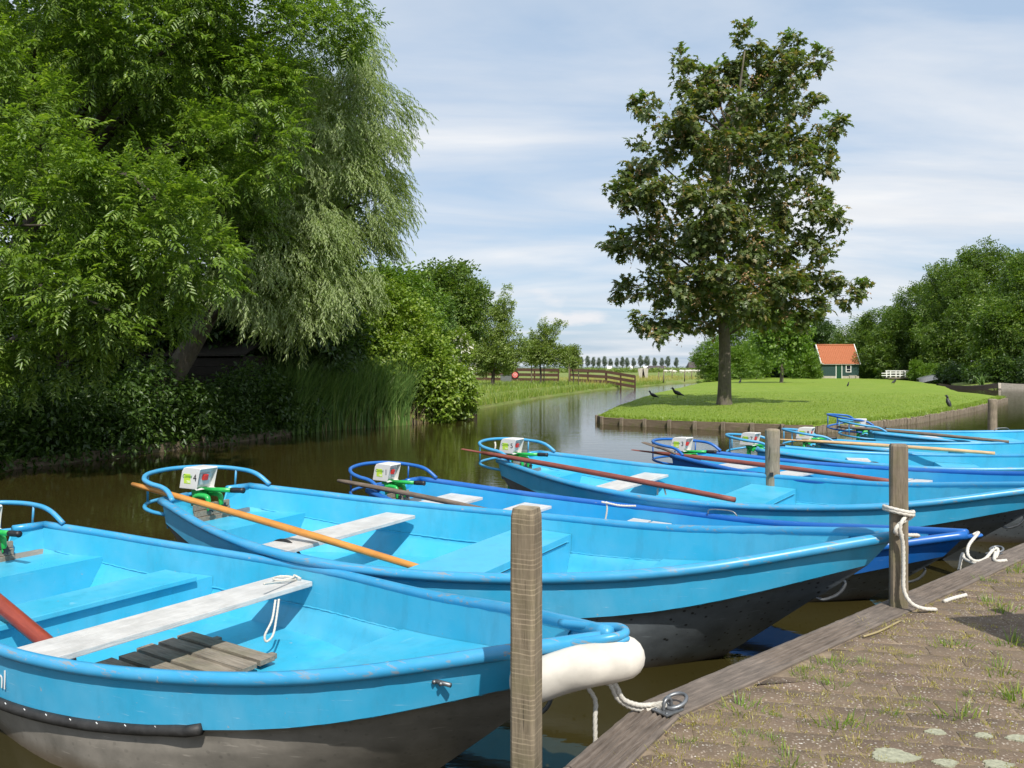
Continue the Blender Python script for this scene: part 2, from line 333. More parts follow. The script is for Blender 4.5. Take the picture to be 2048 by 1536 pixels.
M['joint'] = plain('joint_sand_and_moss', (.19, .142, .095), .95, 0, .5, 9, .6)
M['lichen'] = plain('pale_lichen', (.31, .31, .22), .95, 0, .25, 60, .4)
M['lawn'] = grassmat('mown_lawn', (.135, .215, .018), (.225, .315, .045), (.24, .30, .05), 9)
M['meadow'] = grassmat('rough_meadow', (.10, .16, .028), (.22, .27, .07), (.25, .235, .10), 5)
M['far_field'] = grassmat('far_field', (.12, .17, .04), (.2, .24, .07), (.24, .23, .10), .6)
M['soil'] = plain('bank_soil', (.04, .032, .018), .95, 0, .5, 4, .5)
M['bark'] = wood('tree_bark', (.07, .058, .042), (.17, .145, .11), 'z', .5, .9, moss=.4)
M['bark_dark'] = wood('dark_tree_bark', (.035, .028, .02), (.09, .072, .052), 'z', .5, .9)
M['ash_leaf'] = leafmat('ash_leaf', (.085, .155, .018), (.165, .26, .036), (.28, .37, .08), .4, .36)
M['willow_leaf'] = leafmat('willow_leaf', (.15, .23, .045), (.26, .34, .095), (.40, .46, .20), .4, .36, (.32, .39, .18))
M['syc_leaf'] = leafmat('sycamore_leaf', (.07, .11, .028), (.13, .17, .044), (.26, .20, .075), .36, .42)
M['syc_young'] = leafmat('young_sycamore_leaf', (.10, .19, .02), (.16, .25, .04), None, .4)
M['seed'] = leafmat('sycamore_seed', (.26, .14, .06), (.42, .25, .11), None, .3)
M['bramble_leaf'] = leafmat('bramble_leaf', (.11, .19, .016), (.20, .295, .034), (.30, .37, .07), .34)
M['shrub_leaf'] = leafmat('shrub_leaf', (.08, .165, .014), (.15, .25, .03), (.22, .31, .055), .35)
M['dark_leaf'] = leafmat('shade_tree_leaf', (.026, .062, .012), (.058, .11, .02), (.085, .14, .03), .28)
M['big_leaf'] = leafmat('sycamore_wood_leaf', (.06, .12, .018), (.13, .205, .036), (.22, .28, .07), .34)
M['apple_leaf'] = leafmat('apple_leaf', (.12, .19, .035), (.22, .29, .065), (.33, .38, .14), .33)
M['poplar_leaf_haze'] = leafmat('far_poplar_leaf_haze', (.12, .165, .135), (.17, .21, .17), None, .2)  # distance haze is mixed into these leaf colours, paler and bluer
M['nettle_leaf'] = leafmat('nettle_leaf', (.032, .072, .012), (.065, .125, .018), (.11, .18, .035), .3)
M['reed_leaf'] = leafmat('reed_leaf', (.08, .165, .038), (.15, .25, .06), (.24, .33, .10), .28)
M['dry_reed'] = leafmat('dry_reed', (.30, .23, .10), (.42, .34, .18), None, .2)
M['grass_blade'] = leafmat('grass_blade', (.12, .20, .022), (.22, .30, .045), (.36, .36, .10), .3)
M['lawn_blade'] = leafmat('lawn_blade', (.14, .225, .018), (.235, .325, .042), (.31, .37, .08), .3)
M['weed_green'] = leafmat('green_weed_blade', (.10, .19, .02), (.2, .30, .04), (.38, .38, .10), .3)
M['weed_dry'] = leafmat('straw_weed_blade', (.26, .24, .05), (.42, .38, .10), (.5, .38, .16), .3)
M['grit'] = leafmat('grit', (.16, .12, .09), (.36, .30, .24), (.6, .56, .5), .0, .9)
M['flower'] = leafmat('white_rose', (.7, .68, .62), (.8, .78, .74), None, .2)
M['brown_fence'] = wood('brown_fence_wood', (.04, .018, .009), (.10, .045, .022), 'x', 1, .8)
M['grey_stake'] = wood('grey_stake_wood', (.12, .095, .065), (.31, .25, .18), 'z', 1, .9, moss=.5)
M['board_wood'] = wood('revetment_board', (.10, .075, .045), (.24, .185, .125), 'x', .6, .9, moss=.75)
M['dark_green'] = wood('dark_green_clapboard', (.022, .058, .055), (.045, .095, .09), 'x', 1, .55)
M['door_green'] = plain('green_door_paint', (.01, .06, .03), .45)
M['white_paint'] = plain('white_paint', (.78, .77, .74), .5, 0, .05)
M['plinth'] = plain('pale_plinth', (.42, .38, .32), .9, 0, .2)
M['tile'] = M_tile()
M['glass'] = plain('window_glass', (.02, .025, .03), .05, 0, .1)
M['feather'] = plain('black_feather', (.012, .012, .014), .5, 0, .3, 30)
M['dark_boards'] = wood('tarred_boards', (.018, .014, .011), (.05, .04, .03), 'x', .7, .85)
M['brick_red'] = plain('red_brick', (.22, .085, .05), .9, 0, .25)
M['roof_dark'] = plain('dark_roof', (.07, .055, .055), .8)
M['wool'] = plain('sheep_wool', (.6, .57, .5), .95)

# ------------------------------------------------------------------ the setting: water, land
mb = MB(); mb.add([(-400, -60, 0), (400, -60, 0), (400, 260, 0), (-400, 260, 0)], [(0, 1, 2, 3)])
tag(mb.build('water', M['water']), kind='structure')
def land(name, rim, inner, mat, skirt=-.6):
    # rim: list of (x,y,z) round the edge; inner: list of (scale, dz) rings shrinking towards the middle
    cx = sum(p[0] for p in rim) / len(rim); cy = sum(p[1] for p in rim) / len(rim)
    rows = [[(p[0], p[1], skirt) for p in rim], rim]
    for s, dz in inner: rows.append([(cx + (p[0] - cx) * s, cy + (p[1] - cy) * s, p[2] + dz) for p in rim])
    m = MB(); m.grid(rows, True, 0, True); n = len(rim); m.f.append([len(m.v) - n + i for i in range(n)]); m.sm.append(True); m.mi.append(0)
    return tag(m.build(name, mat), kind='structure')
def dens(pts, step):
    out = []
    for a, b in zip(pts, pts[1:]):
        a = Vector(a); b = Vector(b); n = max(1, int((b - a).length / step))
        out += [a + (b - a) * i / n for i in range(n)]
    return out + [Vector(pts[-1])]
ISL_FRONT = [(3.2, 30.0), (3.3, 29.0), (4.1, 28.2), (6.2, 26.6), (8.8, 25.2), (9.6, 25.2), (10.3, 25.7), (11.9, 26.8), (15.2, 29.9), (21.9, 37.9), (29.8, 48.4)]
ISL_BACK = [(31.5, 56), (36, 66), (42.5, 79), (51, 101), (57, 119), (60, 138), (40, 142), (30, 132), (25.5, 112), (23.6, 99), (16.2, 75.5), (9.6, 55), (5.3, 39), (3.7, 32.5), (3.2, 30.0)]
rim2 = dens([(x, y, .25) for x, y in ISL_FRONT], 1.0)[:-1] + dens([(x, y, .27) for x, y in [ISL_FRONT[-1]] + ISL_BACK], 2.5)[:-1]
isl = land('island_lawn', [(p.x, p.y, .24 + .03 * math.sin(p.x * 1.3) * math.sin(p.y)) for p in rim2], [(.985, .03), (.95, .1), (.85, .16), (.7, .23), (.5, .27), (.25, .28), (.08, .28)], M['lawn'])
def isl_z(x, y):
    hit, loc, *_ = isl.ray_cast(Vector((x, y, 5)), Vector((0, 0, -1))); return loc.z if hit else .25
LEFT_EDGE = [(-40, -20), (-16, 8), (-12.5, 12.6), (-10.3, 15.7), (-8.1, 20.8), (-6.3, 25.9), (-3.6, 29.2), (-2.2, 33.2), (-1.75, 38.8), (1.85, 53), (8, 73), (18.7, 97), (29.5, 117), (46, 150), (80, 220)]
def strip(name, edge, prof, mat, side=(-1)):
    E = dens([(x, y, 0) for x, y in edge], 2.0); rows = []
    for d, z in prof:
        row = []
        for i, p in enumerate(E):
            t = (E[min(i + 1, len(E) - 1)] - E[max(i - 1, 0)]).normalized(); n = Vector((-t.y, t.x, 0))
            wob = .12 * math.sin(p.y * 1.7) + .1 * math.sin(p.y * .61 + 1) if 0 < d < 4 else 0
            q = p + n * (d + wob)
            if d > 12: q = Vector((p.x - d * .98, p.y + d * .22, 0))
            row.append((q.x, q.y, z + (.04 * math.sin(q.x * 2.1) * math.sin(q.y * 1.3) if d > .2 else 0)))
        rows.append(row)
    m = MB(); m.grid(rows); return tag(m.build(name, mat), kind='structure')
strip('left_bank', [p for p in LEFT_EDGE if p[1] < 34] , [(0, -.6), (.02, .1), (.3, .22), (1, .4), (2.5, .55), (7, .6), (12, .6), (60, .6)], M['soil'])
meadow = strip('meadow', [p for p in LEFT_EDGE if p[1] > 33], [(0, -.6), (.02, .06), (.5, .28), (1.2, .44), (2.5, .6), (7, .72), (12, .75), (40, .72), (140, .6), (400, .5)], M['meadow'])
mb = MB(); mb.add([(-3500, 150, .5), (-60, 150, .5), (20, 139, .5), (62, 139, .5), (75, 112, .5), (300, 118, .5), (3500, 150, .5), (3500, 7000, .5), (-3500, 7000, .5)], [tuple(range(9))])
tag(mb.build('ground', M['far_field']), kind='structure')
RB = [(300, 74), (120, 77), (60, 78.5), (44, 78), (47, 86), (54, 97), (64, 108), (74, 118), (300, 125)]
land('right_bank', [(p.x, p.y, .3) for p in dens([(x, y, .3) for x, y in RB + RB[:1]], 4)[:-1]], [(.98, .3), (.9, .5), (.5, .6)], M['meadow'])
def mead_z(x, y):
    hit, loc, *_ = meadow.ray_cast(Vector((x, y, 6)), Vector((0, 0, -1))); return loc.z if hit else .6

# ------------------------------------------------------------------ quay
ZQ = EYE - 1.5
EDGE = [Vector((-1.9, .2)), Vector((.195, 3.01)), Vector((.57, 3.58)), Vector((2.37, 5.13)), Vector((4.36, 6.85)), Vector((7.6, 9.5)), Vector((13.5, 13.6))]
quay = MB(); qp = [(p.x, p.y) for p in EDGE] + [(30, 13.6), (30, -6), (-1.9, -6)]
nrm = lambda a, b: Vector(((b - a).y, -(b - a).x)).normalized()       # towards the land
ins = []
for i, p in enumerate(EDGE):
    n = nrm(EDGE[max(i - 1, 0)], EDGE[i]) if i else nrm(EDGE[0], EDGE[1]); n2 = nrm(EDGE[i], EDGE[min(i + 1, len(EDGE) - 1)]) if i < len(EDGE) - 1 else n
    q = (n + n2).normalized(); ins.append(p + q * .2 / max(.5, q.dot(n)))
qi = [(p + (ins[i] - p) * .3) for i, p in enumerate(EDGE)]
quay.prism(([(p.x, p.y) for p in qi] + [(30, 13.6), (30, -6), (-1.9, -6)])[::-1], -.8, ZQ - .003)
quay_o = tag(quay.build('quay', M['joint']), kind='structure')
for i in range(len(EDGE) - 1):
    a, b, c, d = EDGE[i], EDGE[i + 1], ins[i + 1], ins[i]; L_ = (b - a).length; ang = math.atan2((b - a).y, (b - a).x)
    m = MB(); N_ = max(2, int(L_ / .06)); wd = .2; dv = Vector((b - a)).normalized(); nv = nrm(a, b)
    grooves = [0, .004, .02] + [x for k in range(1, 7) for x in (k * .026 + .002, k * .026 + .006, k * .026 + .010, k * .026 + .0215)] + [.19, .2]
    grooves = sorted(set(round(g, 4) for g in grooves)); rows = []
    for t in range(N_ + 1):
        f = t / N_; p0 = a.lerp(b, f); p1 = d.lerp(c, f); row = []
        if t in (0, N_): f2 = .004 / L_ if t == 0 else -.004 / L_; p0 = p0 + (b - a) * f2; p1 = p1 + (b - a) * f2
        gr = max(0, math.sin(f * math.pi * 2.3 + i * 1.9)) ** .5 if i not in (1,) else 1.0
        if i == 1: gr = .9
        row.append((p0.x, p0.y, ZQ - .16)); 
        for g in grooves:
            q = p0.lerp(p1, g / .2); k = (g / .026) % 1; low = .013 * gr if (.2 < k < .42 and .02 < g < .185) else 0
            edge = .012 * (1 + .5 * math.sin(f * L_ * 23 + i)) if g == 0 else (.005 if g in (.004, .2) else 0)
            row.append((q.x + random.uniform(-.0015, .0015), q.y, ZQ + .012 - low - edge + random.uniform(-.0012, .0012)))
        row.append((p1.x, p1.y, ZQ - .06)); rows.append(row)
    m.grid(rows, False); n = len(rows[0]); e = len(m.v) - n
    m.f += [list(range(n)), [e + k for k in range(n)][::-1]]; m.sm += [False] * 2; m.mi += [0] * 2
    # object axis along the beam so that the grain follows it
    Rm = Matrix.Rotation(-ang, 3, 'Z'); o0 = Vector((a.x, a.y, ZQ)); m.v = [tuple(Rm @ (Vector(v) - o0)) for v in m.v]
    o = m.build('edge_beam', M['beam_wood'], quay_o); o.location = o0; o.rotation_euler = (0, 0, ang)
    # the planked quay wall under the beam
    for r in range(3):
        w = MB(); w.box((L_ / 2, -.075, -.27 - r * .215), (L_ - .01, .05, .205), None, .008)
        o = w.build('wall_plank', M['beam_wood'], quay_o); o.location = o0; o.rotation_euler = (0, 0, ang)
# pavers
def clip(poly, p, n):        # keep the side where (q-p).n >= 0
    out = []
    for i in range(len(poly)):
        a, b = poly[i], poly[(i + 1) % len(poly)]; da, db = (a - p).dot(n), (b - p).dot(n)
        if da >= 0: out.append(a)
        if da * db < 0: out.append(a + (b - a) * (da / (da - db)))
    return out
ca = R(-11); ex, ey = Vector((math.cos(ca), math.sin(ca))), Vector((-math.sin(ca), math.cos(ca)))
LX, LY = .315, .152; cand = []
for r in range(-30, 60):
    off = (r % 2) * .5 + random.uniform(-.16, .16)
    for c in range(-16, 40):
        o = ex * ((c + off) * LX) + ey * (r * LY) + Vector((1.2, 3.3))
        if o.y < 2.2 or o.y > 11 or o.x > o.y * .72 + .5 or o.x < -1: continue
        g = .006; P = [o + ex * x + ey * y for x, y in ((g, g), (LX - g, g), (LX - g, LY - g), (g, LY - g))]
        P = [p + Vector((random.uniform(-.007, .007), random.uniform(-.005, .005))) for p in P]
        for i in range(1, len(EDGE) - 1):
            n = nrm(EDGE[i], EDGE[i + 1]); mid = o + ex * LX / 2 + ey * LY / 2
            t = (mid - EDGE[i]).dot((EDGE[i + 1] - EDGE[i]).normalized())
            if i == 1 or 1: P = clip(P, ins[i] + n * .008, n) if len(P) > 2 else P
        if len(P) < 3: continue
        A = abs(sum(P[k].x * P[(k + 1) % len(P)].y - P[(k + 1) % len(P)].x * P[k].y for k in range(len(P)))) / 2
        if A < .006: continue
        cand.append((sum((p for p in P), Vector((0, 0))) / len(P), P))
cand.sort(key=lambda t: t[0].length)
for k, (c, P) in enumerate(cand[:300]):
    m = MB(); n = len(P); tz = random.uniform(-.0018, .0018); tx, ty = random.uniform(-.008, .008), random.uniform(-.009, .009)
    # round off the corners and wear the edges
    Q = []
    for i in range(n):
        a, b, d = P[i - 1], P[i], P[(i + 1) % n]
        Q += [b + (a - b).normalized() * .018 + Vector((random.uniform(-.003, .003),) * 2), b + (d - b).normalized() * .018, (b + d) / 2 + Vector((random.uniform(-.004, .004), random.uniform(-.004, .004)))]
    Q = [q - c for q in Q]; n = len(Q)
    h = lambda q: tz + q.x * tx + q.y * ty
    rows = [[(q.x, q.y, -.04) for q in Q], [(q.x, q.y, h(q) - .0022) for q in Q], [(q.x * .978, q.y * .955, h(q)) for q in Q]]
    m.grid(rows, True, 0, True); m.f.append([2 * n + i for i in range(n)]); m.sm.append(True); m.mi.append(0)
    o = m.build('paver', M['paver'], quay_o); o.location = (c.x, c.y, ZQ)
if len(cand) > 300:
    m = MB()
    for c, P in cand[300:]: m.prism([(p.x, p.y) for p in P], ZQ - .04, ZQ - .001)
    tag(m.build('pavers', M['paver'], quay_o), kind='stuff')
for px, py, r in ((1785, 1512, .1), (1892, 1527, .05), (1872, 1465, .045), (1968, 1472, .04), (2040, 1478, .055), (1995, 1530, .06)):
    p = on(px, py, ZQ); m = MB(); n = 46; r *= .9; a0 = random.random() * 6
    ring = [(p.x + math.cos(6.2832 * i / n) * r * (1 + .16 * math.sin(3 * 6.2832 * i / n + a0) + random.uniform(-.2, .12)), p.y + math.sin(6.2832 * i / n) * r * .62 * (1 + random.uniform(-.1, .1))) for i in range(n)]
    m.prism(ring, ZQ - .002, ZQ + .005); m.build('lichen_patch', M['lichen'], quay_o)

# ------------------------------------------------------------------ mooring posts
def square_post(name, x, y, s, z0, z1, rz, mat, label, top=.02):
    m = MB(); n = 26; rows = []
    for k in range(n + 1):
        f = k / n; z = z0 + (z1 - z0) * f; sh = 1.0 if k < n - 1 else (.97 if k == n - 1 else .86); zz = z if k < n else z1
        if k == n - 1: zz = z1 - top
        c = s / 2 * sh; b = s * .12; row = []
        for cx, cy, dx, dy in ((1, -1, 0, 1), (1, 1, -1, 0), (-1, 1, 0, -1), (-1, -1, 1, 0)):
            row += [(cx * c - (b if dx == 0 else 0) * 0 + dx * b + random.uniform(-.0012, .0012), cy * c + dy * b, zz), (cx * c + dx * (s * .5), cy * c + dy * (s * .5), zz), (cx * c + dx * (s - b) * sh, cy * c + dy * (s - b) * sh, zz)]
        rows.append(row)
    m.grid(rows, False, 0, True); q = len(rows[0]); e = len(m.v) - q; m.f.append([e + i for i in range(q)]); m.sm.append(False); m.mi.append(0)
    o = m.build(name, mat); o.location = (x, y, 0); o.rotation_euler = (0, 0, rz); return tag(o, label, 'post', 'mooring posts along the quay')
def round_post(x, y, r, z0, z1, label, rough=.03):
    m = MB(); pr = [(r * .96, z0)] + [(r * (1 + .02 * math.sin(k * 1.7)), z0 + (z1 - z0) * k / 8) for k in range(1, 8)] + [(r, z1 - .03), (r * .93, z1 - .005), (r * .6, z1 + .004), (.01, z1)]
    m.lathe((0, 0, 0), pr, 18); m.v = [(a + random.uniform(-1, 1) * r * rough, b + random.uniform(-1, 1) * r * rough, c) for a, b, c in m.v]
    o = m.build('mooring_post', M['round_wood']); o.location = (x, y, 0); return tag(o, label, 'post', 'mooring posts along the quay')
square_post('mooring_post', .054, 3.02, .098, -.8, 2.05 - 280 * 3.02 / FPX, R(-24), M['post_wood'], 'tall square sawn mooring post in front of the white bow fender', .03)
square_post('mooring_post', 2.415, 5.02, .1, -.8, 2.05 - 153 * 5.02 / FPX, R(-18), M['grey_stake'], 'square grey mooring post on the quay edge with a white rope wound round it', .012)
square_post('mooring_post', 4.66, 6.95, .1, -.8, 1.75, R(-20), M['grey_stake'], 'square grey mooring post just past the right side of the picture by the bow', .012)
pp = at(1545, 858, 10.85); round_post(pp.x, pp.y, .097, -.8, pp.z, 'round timber mooring post with a small black plate between two moored boats')
m = MB(); m.box((0, 0, 0), (.05, .012, .05), None, .003); o = m.build('small_plate', M['black']); o.parent = bpy.data.objects[[x.name for x in COL.objects if x.name.startswith('mooring_post')][-1]]; o.location = (-.045, -.095, .62)
pp = at(1985, 798, 24); round_post(pp.x, pp.y, .125, -.8, pp.z, 'round grey mooring post standing in open water behind the farthest boat')

# ------------------------------------------------------------------ boats
BL = 6.299
UK = np.array([0, .15, .3, .5, .7, .85, .94, 1.]); WV = np.array([.515, .833, 1.062, 1.138, .895, .577, .252, .03])
UZ = np.array([0, .25, .5, .75, 1.]); ZV = np.array([.651, .526, .507, .599, .869])
def herm(k, v, x):
    x = np.asarray(x, float); mm = np.gradient(v, k); i = np.clip(np.searchsorted(k, x) - 1, 0, len(k) - 2); h = k[i + 1] - k[i]; t = (x - k[i]) / h
    return (2 * t ** 3 - 3 * t ** 2 + 1) * v[i] + (t ** 3 - 2 * t ** 2 + t) * h * mm[i] + (-2 * t ** 3 + 3 * t ** 2) * v[i + 1] + (t ** 3 - t ** 2) * h * mm[i + 1]
hwf = lambda u: float(herm(UK, WV, u)); zgf = lambda u: float(herm(UZ, ZV, u))
chd = lambda u: float(np.interp(u, [0, .15, .35, .6, .8, 1], [.21, .27, .30, .29, .25, .20]))
def hull_pt(u, v, side, inset=0.):
    # v: 0 gunwale .. 1 chine .. 2 flat bottom
    w, zg = hwf(u), zgf(u); zc = zg - chd(u)
    wc = max(.02, w - .012 * math.sin(math.pi * min(1, u * .9 + .1)))
    if v <= 1:
        x = u * BL - v * .16 * u ** 6 + .05 * v * (1 - u) ** 4; hw = w + (wc - w) * v; z = zg + (zc - zg) * v
    else:
        t = v - 1; xs = .05 + .33 * t; xe = BL - .16 - t * 1.02
        x = xs + (xe - xs) * u; z = zc + (-.16 - zc) * t; k = min(1, 3 * t); hw = (max(.02, hwf(u + (min(1, max(0, x / BL)) - u) * k)) - ((.10 + .50 * min(1, max(0, (.62 - u) / .3)) + .06 * u) if not inset else (.64 - .1 * u)) * (zc - z)) * (1 - k * u ** 12)
    hw = max(.008, hw) if not inset else max(.003, hw - inset)
    return Vector((x, side * hw, z))
US = list(np.linspace(0, .9, 25)) + [.93, .955, .975, .99, 1.]
def inner_hw(u, z):            # half width inside the boat at distance u*BL from the stern and height z
    x = u * BL
    for _ in range(6):
        zg = zgf(u); zc = zg - chd(u)
        if z >= zc: v = min(1, max(0, (zg - z) / (zg - zc))); break
        t = (zc - z) / (zc + .16); v = 1 + t; xs = .05 + .33 * t; xe = BL - .16 - t * 1.02; u = min(1, max(0, (x - xs) / (xe - xs)))
    return max(.01, hull_pt(u, v, 1, .022).y)
FLOOR = .03
def boat_meshes(FLOOR):
    D = {}
    m = MB()     # outer strakes
    for sd in (-1, 1):
        rows = [[hull_pt(u, v, sd) for u in US] for v in (0, .35, .7, 1)]
        m.grid(rows if sd > 0 else [r[::-1] for r in rows])
    D['strake'] = m
    m = MB()
    for sd in (-1, 1):
        rows = [[hull_pt(u, 1 + t, sd) for u in US] for t in np.linspace(0, 1, 13)]
        m.grid(rows if sd > 0 else [r[::-1] for r in rows])
    rows = [[hull_pt(u, 2, 1) for u in US], [hull_pt(u, 2, -1) for u in US]]; m.grid(rows)
    rows = [[hull_pt(0, 1 + t, 1) for t in (0, .25, .5, .75, 1)], [hull_pt(0, 1 + t, -1) for t in (0, .25, .5, .75, 1)]]; m.grid(rows, False)
    D['bottom'] = m
    m = MB()     # inner lining
    vf = lambda u: 1 + max(0., min(1., ((zgf(u) - chd(u) - FLOOR) / (zgf(u) - chd(u) + .16)))) 
    for sd in (-1, 1):
        UL = [u for u in US if u < .97]; rows = [[hull_pt(u, v, sd, .016) for u in UL] for v in (0, .5, 1)]; m.grid(rows)
        rows = [[hull_pt(u, 1 + (vf(u) - 1) * t, sd, .018) for u in UL] for t in np.linspace(0, 1, 9)]; m.grid(rows)
    m.grid([[hull_pt(u, vf(u), 1, .018) for u in UL], [hull_pt(u, vf(u), -1, .018) for u in UL]], False)
    D['lining'] = m
    m = MB()     # weld beads along the chine inside
    for sd in (-1, 1):
        pts = [hull_pt(u, 1, sd, .019) + Vector((0, 0, .002 * math.sin(k * 2.1))) for k, u in enumerate(np.linspace(.02, .97, 150))]
        m.tube(pts, [.005 + .0035 * abs(math.sin(k * 1.9)) for k in range(150)], 5)
    D['weld'] = m
    m = MB()     # gunwale tube right round
    for sd in (-1, 1):
        pts = [hull_pt(u, 0, sd) + Vector((0, sd * .012, .004)) for u in list(np.linspace(0, .9, 40)) + [.93, .955, .975, .99, 1.]]
        m.tube(pts, .036, 10)
        a = hull_pt(0, 0, sd); m.tube([a + Vector((0, sd * .012, .004)), Vector((.0, sd * .24, a.z + .012))], .034, 10)
    D['gunwale'] = m
    m = MB()     # transom with the cut-out for the motor
    z0 = zgf(0); zc = z0 - chd(0) - .05; w = hwf(0)
    for x, fl in ((-.004, 1), (.012, -1)):
        V = [(x, -w, z0), (x, -.24, z0), (x, -.2, z0 - .11), (x, .2, z0 - .11), (x, .24, z0), (x, w, z0), (x + .05, w - .02, zc), (x + .05, -w + .02, zc)]
        F = [(7, 0, 1, 2), (7, 2, 3, 6), (6, 3, 4, 5)]; m.add(V, F if fl > 0 else [f[::-1] for f in F])
    m.tube([(.004, -.24, z0), (.004, -.2, z0 - .11), (.004, .2, z0 - .11), (.004, .24, z0)], .012, 6)
    D['transom'] = m
    m = MB()     # grey board the motor clamps on
    for k in range(3): m.box((.056 + .013 * k, 0, z0 - .115 - .062 * k), (.03, .42, .058), None, .005, jit=.0015)
    D['board'] = m
    # stern rail
    zu, zl = z0, z0
    m = MB()
    up = [(.24, -.585, z0 + .03), (.13, -.55, z0 + .10), (.02, -.535, z0 + .135), (-.14, -.53, z0 + .155), (-.32, -.47, z0 + .18), (-.48, -.3, z0 + .205), (-.54, 0, z0 + .215), (-.48, .3, z0 + .205), (-.32, .47, z0 + .19), (-.14, .53, z0 + .175), (.02, .535, z0 + .16), (.13, .55, z0 + .12), (.24, .585, z0 + .03)]
    m.tube(bez(up, 5), .023, 10); D['rail_top'] = m
    m = MB()
    lo = [(.03, -.5, z0 - .13), (-.16, -.5, z0 - .12), (-.34, -.45, z0 - .1), (-.48, -.29, z0 - .085), (-.53, 0, z0 - .08), (-.48, .29, z0 - .075), (-.34, .45, z0 - .06), (-.16, .5, z0 - .03), (.02, .5, z0 - .0)]
    m.tube(bez(lo, 5), .019, 9); D['rail_low'] = m
    D['struts'] = []
    for (ax, ay, az), (bx, by, bz) in (((-.46, -.33, .2), (-.46, -.33, -.09)), ((-.46, .33, .2), (-.46, .33, -.08)), ((-.18, .515, .18), (-.18, .5, -.03))):
        m = MB(); m.tube([(ax, ay, z0 + az), (bx, by, z0 + bz)], .011, 8); D['struts'].append(m)
    return D
BD = boat_meshes(.03); BD_HIGH = boat_meshes(.17)
def bow_seat(u0, drop=.0, n=14):
    m = MB(); us = list(np.linspace(u0, .99, n)); P = [hull_pt(u, .94, 1, .02) for u in us]
    m.grid([P, [Vector((p.x, -p.y, p.z)) for p in P]], False); z = P[0].z; zs = [z - (z - FLOOR) * k / 5 for k in range(6)]
    m.grid([[Vector((u0 * BL, inner_hw(u0, q), q)) for q in zs], [Vector((u0 * BL, -inner_hw(u0, q), q)) for q in zs]], False); return m
def seat_box(u0, u1, z, floor=FLOOR, lip=0., n=8, bow=False):
    m = MB(); us = np.linspace(u0, u1, n)
    top = [Vector((u * BL, inner_hw(u, z), z)) for u in us]; topn = [Vector((p.x, -p.y, p.z)) for p in top]
    m.grid([top, topn], False)
    for u, rev in ((u0, 0), (u1, 1)):
        if u < .02 or u > .97: continue
        zs = [z - (z - floor) * k / 5 for k in range(6)]
        m.grid([[Vector((u * BL, inner_hw(u, q), q)) for q in zs], [Vector((u * BL, -inner_hw(u, q), q)) for q in zs]], False)
    if lip:
        u = u1 if not bow else u0
        m.box((u * BL + .002, 0, z - .055), (.012, inner_hw(u, z) * 1.9, .008))
    return m
def plank(u0, u1, z, thick=.035, t0=None, t1=None):
    m = MB(); um = (u0 + u1) / 2; h = min(inner_hw(u0, z), inner_hw(u1, z)) - .004
    a, b = (-h if t0 is None else t0), (h if t1 is None else t1)
    m.box(((u0 + u1) / 2 * BL, (a + b) / 2, z), ((u1 - u0) * BL, b - a, thick), None, .006); return m
def text(name, body, size, loc, rot, mat, parent, shear=0, ext=.0008):
    cu = bpy.data.curves.new(name, 'FONT'); cu.body = body; cu.size = size; cu.align_x = 'CENTER'; cu.align_y = 'CENTER'; cu.extrude = ext; cu.shear = shear; cu.materials.append(mat)
    t = bpy.data.objects.new('text', cu); COL.objects.link(t); me = bpy.data.meshes.new_from_object(t); bpy.data.objects.remove(t); me.materials.clear(); me.materials.append(mat)
    o = link(name, me, None, parent); o.location = loc; o.rotation_euler = rot; return o
def cowl_mesh():
    prof = [(-.15, 0), (.11, 0), (.165, .205), (.155, .222), (-.045, .222), (-.085, .21), (-.11, .175)]
    bm = bmesh.new(); A = [bm.verts.new((x, -.105, z)) for x, z in prof]; B = [bm.verts.new((x, .105, z)) for x, z in prof]; n = len(prof)
    bm.faces.new(A); bm.faces.new(B[::-1]); front = None
    for i in range(n):
        j = (i + 1) % n; f = bm.faces.new((A[j], A[i], B[i], B[j]))
        if i == 1: front = f
    bm.normal_update(); bmesh.ops.recalc_face_normals(bm, faces=bm.faces[:])
    bmesh.ops.inset_individual(bm, faces=[front], thickness=.014); 
    for v in front.verts: v.co.x -= .055
    es = [e for e in bm.edges if not any(f == front for f in e.link_faces)]
    bmesh.ops.bevel(bm, geom=es, offset=.013, segments=3, affect='EDGES', profile=.6, clamp_overlap=True)
    me = bpy.data.meshes.new('cowling'); bm.to_mesh(me); bm.free()
    for p in me.polygons: p.use_smooth = False
    return me
COWL = None
